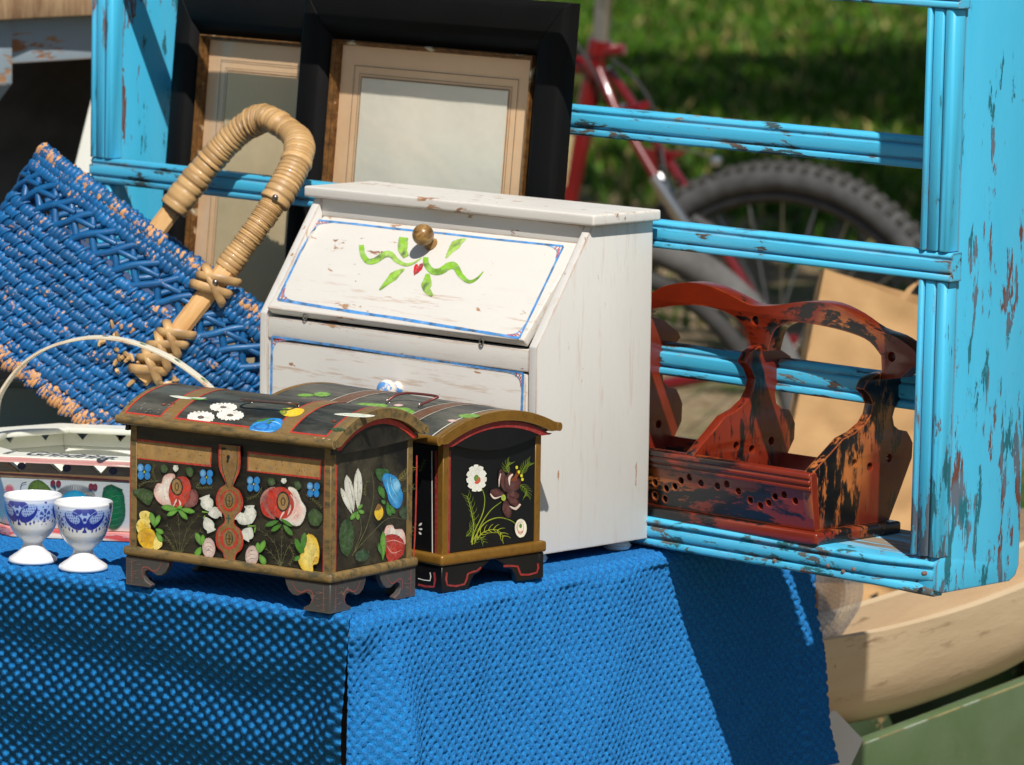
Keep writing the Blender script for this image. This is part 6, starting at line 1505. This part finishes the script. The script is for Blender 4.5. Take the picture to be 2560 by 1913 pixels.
def build_bench():
    m = m_wood('bench_plank', rgb(120, 98, 72), rgb(156, 130, 98), (1, 6, 1), 12)
    c = at_depth((2130, 1325), 5.22)
    th = T('low_bench', 'low wooden bench carrying the brown paper bag behind the rack', 'bench', mat_xf((c.x, c.y, 0), 0.6)); zt = c.z
    for y in (-0.12, 0.0, 0.12): MB().box(-0.24, 0.26, y - 0.06, y + 0.06, zt - 0.028, zt).build('plank', m, th, bevel=0.003)
    for x in (-0.21, 0.22):
        for y in (-0.12, 0.12): MB().box(x - 0.025, x + 0.025, y - 0.025, y + 0.025, 0, zt - 0.029).build('leg', m, th, bevel=0.002)
    return th, zt
BENCH, BZ = build_bench()
def build_bag():
    dep = 5.15; P = lambda x, y, dd=0.0: at_depth((x, y), dep + dd)
    TL, TR, BL, BR = P(2062, 672), P(2420, 812), P(1925, 1345), P(2330, 1395)
    o = BL.lerp(BR, 0.5); o.z = BZ
    BL.z = BZ + 0.0005; BR.z = BZ + 0.0005
    th = T('paper_bag', 'brown kraft paper carrier bag with flat handle behind the rack', 'bag', Matrix.Translation(o)); I = lambda p: p - o
    back = Vector((D_.x, D_.y, 0)).normalized() * 0.10
    n0 = -Vector((D_.x, D_.y, 0)).normalized()
    def q4(a, b, c, d_, n): return lambda u, v: ((a * (1 - u) + b * u) * (1 - v) + (d_ * (1 - u) + c * u) * v, n)
    a, b, c, d_ = I(BL), I(BR), I(TR), I(TL)
    crumple(MB(), 26, 36, q4(a, b, c, d_, n0), 0.006, 4.5, 2).build('front_panel', KRAFT, th, smooth=180)
    tl2, tr2 = d_ + back * 0.75 + Vector((0, 0, -0.008)), c + back * 0.75 + Vector((0, 0, 0.01))
    crumple(MB(), 22, 30, q4(b + back, a + back, tl2, tr2, -n0), 0.006, 4, 7).build('back_panel', KRAFT, th, smooth=180)
    rr = (b - a).normalized()
    crumple(MB(), 10, 30, q4(a + back, a, d_, tl2, -rr), 0.004, 4, 9).build('gusset', KRAFT, th, smooth=180)
    crumple(MB(), 10, 30, q4(b, b + back, tr2, c, rr), 0.004, 4, 12).build('gusset', KRAFT, th, smooth=180)
    bt = MB(); bt.add([a, b, b + back, a + back], [(0, 1, 2, 3)]); bt.build('bag_bottom', KRAFT, th)
    # flat twisted handle
    h0, h1, h2 = I(P(2238, 772, 0.02)), I(P(2300, 700, 0.02)), I(P(2345, 735, 0.02)); wd = R_ * 0.007 + U_ * 0.004
    pth = catmull([h0 - (h1 - h0) * 0.5, h0, h1, h2, h2 + (h2 - h1)], 4, False); V = []
    for p in pth: V += [p - wd, p + wd, p + wd + back * 0.01, p - wd + back * 0.01]
    n = len(pth); MB().add(V, [(4 * i + k, 4 * i + (k + 1) % 4, 4 * i + 4 + (k + 1) % 4, 4 * i + 4 + k) for i in range(n - 1) for k in range(4)]).build('paper_handle', KRAFT, th)
build_bag()

# green crate with the dough trough
def build_crate():
    m = m_chipped('green_crate_paint', rgb(66, 98, 40), [rgb(190, 160, 112), rgb(150, 118, 76), rgb(196, 200, 188)], (1, 0.5, 1), 40, 0.395, 3.0, rough=0.45, tone=0.22)
    zt = 0.415; e = on_z((2225, 1834), zt); psi = radians(60)
    rh = Vector((R_.x, R_.y, 0)).normalized(); dh = Vector((D_.x, D_.y, 0)).normalized(); yd = rh * cos(psi) + dh * sin(psi); xd = Vector((yd.y, -yd.x, 0))
    th = T('green_crate', 'green painted wooden crate with scuffed edge under the dough trough', 'crate', basis(Vector((e.x, e.y, 0)), xd, yd, Vector((0, 0, 1))))
    w, l, t_ = 0.30, 0.95, 0.016
    for z0, z1 in ((0.28, zt), (0.14, 0.278), (0.0, 0.138)):
        MB().box(-t_, 0, -0.16, l, z0, z1).build('side_plank', m, th, bevel=0.002); MB().box(-w, -w + t_, -0.16, l, z0, z1).build('side_plank', m, th, bevel=0.002)
        for y in (-0.16, l - t_): MB().box(-w + t_ + 0.0005, -t_ - 0.0005, y + 0.0004, y + t_ - 0.0004, z0, z1 - 0.001).build('end_plank', m, th, bevel=0.002)
    MB().box(-w + t_, -t_, -0.16 + t_, l - t_, 0.01, 0.025).build('crate_floor', m, th)
    return th
CRATE = build_crate()
def build_trough():
    t = NT('scrubbed_pale_wood'); v = t.coord((1, 0.14, 1)); f = t.noise(v, 16, 6, 0.65, 0.4); g = t.noise(v, 70, 5, 0.7); h = t.noise(v, 5, 3)
    c = t.mix(f, rgb(188, 158, 120), rgb(230, 208, 172)); c = t.mix(t.ramp(g, [(0.60, 0.0), (0.72, 0.7)]), c, rgb(122, 90, 58)); c = t.mix(t.ramp(h, [(0.6, 0.0), (0.75, 0.35)]), c, rgb(150, 82, 52))
    t.bump(t.math('ADD', f, g), 0.35, 0.002); m = t.base(c, 0.6)
    M = CRATE.M; zb = 0.4158
    near = CRATE.px_plane((2200, 1580), (0.0, 0, 0), (1, 0, 0))
    # local axes: x towards camera-right (crate x), y along
    hz = near.z - zb
    o = M @ Vector((-0.043, near.y + 0.20, zb))
    Mt = M.to_3x3().to_4x4(); Mt.translation = o
    th = T('dough_trough', 'long carved pale wooden dough trough lying on the green crate', 'trough', Mt)
    A, B, Hz = 0.50, 0.038, hz * 0.97
    def sec(y, off):
        k = max(0.0, 1 - abs(y / A) ** 2.6); lift = Hz * 0.9 * abs(y / A) ** 3.0 + 0.012 * (y / A) ** 2
        b = (B + 0.012 - off) * (k ** 0.5); P = []
        for i in range(17):
            a = pi * i / 16; x = b * cos(a); z = lift + off + (Hz + 0.03 * (y / A) ** 2 - lift - off) * (1 - max(0.0, sin(a)) ** 0.62)
            P.append((x, y, max(z, lift + off * 0.9)))
        return P
    mb = MB(); V = []; Fc = []; N = 40
    for off in (0.0, 0.012):
        for i in range(N + 1): V += sec(-A * 0.999 + 2 * A * 0.999 * i / N, off)
    s = (N + 1) * 17
    for o_ in (0, s):
        for i in range(N):
            for k in range(16): q = o_ + i * 17 + k; Fc.append((q, q + 1, q + 18, q + 17))
    for i in range(N):
        for k in (0, 16): q = i * 17 + k; Fc.append((q, q + 17, q + 17 + s, q + s))
    for i in (0, N):
        for k in range(16): q = i * 17 + k; Fc.append((q, q + 1, q + 1 + s, q + s))
    for i in range(len(V)):
        x, y, z = V[i]; d_ = 0.0022 * noise.noise(Vector((x * 14, y * 10, z * 14))); V[i] = (x + d_, y, z + d_ * 0.4)
    mb.add(V, Fc); mb.build('trough_body', m, th, smooth=50)
build_trough()
def build_wrapping():
    # big sheet of kraft paper hanging behind the trough
    dep = 5.55; P = lambda x, y, dd=0.0: at_depth((x, y), dep + dd)
    n0 = -Vector((D_.x, D_.y, 0)).normalized()
    o = P(2350, 1500); th = T('wrapping_paper', 'crumpled brown wrapping paper with red and black print behind the trough', 'wrapping paper', Matrix.Translation(o))
    def f(u, v): p = P(2000 + 640 * u, 1760 - 430 * v, 0.06 * sin(u * 5)); return p - o, n0
    crumple(MB(), 40, 30, f, 0.012, 6, 21).build('sheet', KRAFT, th, smooth=180)
    mk = Decal(lambda p, off: P(p[0], p[1], 0.06 * sin((p[0] - 2000) / 640 * 5) - 0.016) - o)
    mk.poly([(2172, 1492), (2196, 1480), (2193, 1505)], rgb(40, 34, 30)); mk.poly([(2100, 1560), (2108, 1545), (2155, 1562), (2110, 1572)], rgb(190, 30, 24)); mk.build('printed_marks', M_LINE, th.o)
    # bubble wrap
    t = NT('bubble_wrap_film'); tr = t.n('BsdfTransparent'); mx = t.n('MixShader'); mx.inputs[0].default_value = 0.7; t.base((0.92, 0.90, 0.90, 1), 0.15)
    t.l(tr.outputs[0], mx.inputs[1]); t.l(t.b.outputs[0], mx.inputs[2]); t.l(mx.outputs[0], t.out.inputs[0])
    o2 = at_depth((2090, 1530), 4.42); th2 = T('bubble_wrap', 'clear bubble wrap sheet hanging beside the blue cloth hem', 'bubble wrap', Matrix.Translation(o2))
    mb = MB(); nu, nv = 60, 110
    def g(i, j):
        u, v = i / (nu - 1), j / (nv - 1); x = 2030 + (125 - 60 * v) * u + 16 * sin(v * 6); y = 1440 + 230 * v
        bx, by = (u * 9) % 1 - .5, (v * 18 + (0.5 if int(u * 9) % 2 else 0)) % 1 - .5
        return at_depth((x, y), 4.42 + 0.02 * sin(u * 7 + v * 3) - 0.004 * max(0, 1 - (bx * bx + by * by) * 7)) - o2
    mb.grid(nu, nv, g); mb.build('film', t.m, th2, smooth=180)
    # white card
    o3 = at_depth((2120, 1830), 4.42); th3 = T('white_card', 'white paper sheet poking out beside the cloth above the green crate', 'paper', Matrix.Translation(o3))
    m3 = m_paper('white_sheet', rgb(232, 232, 228), rgb(206, 204, 198), 0.3)
    q = [at_depth(p, 4.40) - o3 for p in ((2020, 1800), (2088, 1776), (2158, 1850), (2120, 1930), (2040, 1930))]
    MB().prism([(0, 0)] * 0 + [(i, 0) for i in ()] or [(0, 0), (1, 0), (0, 1)], 0, 1, lambda a, b, c: (0, 0, 0)) if False else None
    back = Vector((D_.x, D_.y, 0)).normalized() * 0.0012; n = len(q)
    MB().add(q + [p + back for p in q], [tuple(range(n)), tuple(range(2 * n - 1, n - 1, -1))] + [(i, (i + 1) % n, n + (i + 1) % n, n + i) for i in range(n)]).build('sheet', m3, th3)
build_wrapping()

# old blue-grey table at the upper left
def build_oldtable():
    m = m_chipped('worn_blue_grey_paint', rgb(150, 168, 178), [rgb(150, 96, 58), rgb(176, 130, 90), rgb(120, 82, 56)], (1, 0.25, 1), 18, 0.46, 0.8, rough=0.6)
    top = m_wood('weathered_table_top', rgb(120, 86, 58), rgb(186, 156, 118), (1, 6, 1), 12, 0.8)
    dep = 5.0; c = at_depth((28, 160), dep); yaw = 0.0
    zt = at_depth((30, 47), dep).z; zb = at_depth((30, 161), dep).z
    th = T('side_table', 'worn blue-grey painted table with splintered top at the upper left', 'table', mat_xf((c.x, c.y, 0), yaw))
    MB().box(-0.022, -0.004, 0.0, 0.62, zb, zt).build('apron', m, th, bevel=0.0025)
    MB().box(-0.5, -0.023, 0.004, 0.022, zb, zt).build('apron', m, th, bevel=0.0025)
    for x, y in ((-0.048, -0.042), (-0.048, 0.62), (-0.52, -0.042), (-0.52, 0.62)):
        mb = MB(); zz = [(0.0, 0.7), (zb - 0.045, 0.72), (zb - 0.02, 1.0), (zt, 1.0)]; V = []
        for z, s in zz:
            for px, py in ((0, 0), (1, 0), (1, 1), (0, 1)): V.append((x + 0.05 * s * px, y + 0.042 * py * s, z))
        Fc = [(4 * i + k, 4 * i + (k + 1) % 4, 4 * i + 4 + (k + 1) % 4, 4 * i + 4 + k) for i in range(3) for k in range(4)] + [(3, 2, 1, 0), (12, 13, 14, 15)]
        mb.add(V, Fc).build('leg', m, th, bevel=0.002)
    for k in range(4):
        x1 = 0.018 - 0.142 * k; mb = MB(); ys = [-0.075 + 0.03 * i for i in range(27)]; V = []
        for y in ys:
            d_ = (0.010 * noise.noise(Vector((y * 40, k, 1))) if k == 0 else 0.0); zn = 0.003 * noise.noise(Vector((y * 30, k, 5)))
            V += [(x1 - 0.14, y, zt + 0.001), (x1 + d_, y, zt + 0.001), (x1 + d_ * .6, y, zt + 0.026 + zn), (x1 - 0.14, y, zt + 0.026 + zn)]
        n = len(ys); mb.add(V, [(4 * i + q, 4 * i + (q + 1) % 4, 4 * i + 4 + (q + 1) % 4, 4 * i + 4 + q) for i in range(n - 1) for q in range(4)] + [(3, 2, 1, 0), tuple(4 * n - 4 + q for q in range(4))])
        mb.build('top_plank', top, th, bevel=0.002)
build_oldtable()
def build_leftbits():
    # pale rusty plank leaning behind the left upright
    m = m_chipped('white_rusty_paint', rgb(214, 214, 202), [rgb(176, 104, 60), rgb(150, 84, 48)], (1, 1, 0.5), 40, 0.36, 0.3)
    dep = 4.95; a, b = at_depth((176, 420), dep), at_depth((218, 245), dep); o = at_depth((200, 700), dep); o = Vector((o.x, o.y, 0))
    dirv = (b - a); dirv = dirv / dirv.z
    foot = a - dirv * a.z; th = T('white_plank', 'narrow white painted plank with rust spots leaning behind the left upright', 'plank', Matrix.Translation(foot))
    tip = b - foot; wv = R_ * 0.055; bk = Vector((D_.x, D_.y, 0)).normalized() * 0.012
    V = [Vector((0, 0, 0)), wv, tip + wv * 0.9, tip + R_ * 0.004]; V += [p + bk for p in V]
    MB().add(V, [(0, 1, 2, 3), (7, 6, 5, 4), (0, 4, 5, 1), (1, 5, 6, 2), (2, 6, 7, 3), (3, 7, 4, 0)]).build('board', m, th, bevel=0.002)
    # dark canvas bundle in the shade under the old table
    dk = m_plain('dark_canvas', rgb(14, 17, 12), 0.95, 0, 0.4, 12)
    c = at_depth((150, 330), 5.75); th = T('canvas_bundle', 'dark green canvas bundle in the shade under the old table', 'bundle', Matrix.Translation((c.x, c.y, 0)))
    mb = MB(); n = 36; m_ = 24; H = c.z + 0.16
    def g(i, j):
        a = 2 * pi * i / n; f = j / (m_ - 1); r = (0.30 * (1 - f ** 5) + 0.02) * (1 + 0.10 * noise.noise(Vector((cos(a) * 2, sin(a) * 2, f * 4)))) * (0.9 + 0.25 * sin(pi * f))
        return (r * cos(a) * 1.1, r * sin(a), H * f)
    mb.grid(n, m_, g, closed_u=True); mb.build('bundle_cloth', dk, th, smooth=180)
    # grey tyre lying further back
    rub = m_plain('grey_old_rubber', rgb(56, 52, 46), 0.95, 0, 0.4, 20)
    c = at_depth((1465, 1230), 6.9); th = T('old_tyre', 'grey worn tyre standing between the rack and the red bicycle', 'tyre', basis(Vector((c.x, c.y, 0)), Vector((R_.x, R_.y, 0)).normalized(), Vector((D_.x, D_.y, 0)).normalized(), Vector((0, 0, 1))))
    r = 0.308; rad = 0.024; cz = r + rad
    rg = lambda rr: [Vector((rr * cos(2 * pi * i / 56), 0.03 * sin(2 * pi * i / 56), cz + rr * sin(2 * pi * i / 56))) for i in range(56)]
    MB().tube(rg(r), rad, 14, True, up=Vector((0, 1, 0))).build('carcass', rub, th, smooth=60); MB().tube(rg(r - 0.045), 0.013, 8, True, up=Vector((0, 1, 0))).build('bead', m_plain('dark_rubber', rgb(36, 34, 32), 0.9), th, smooth=60)
build_leftbits()
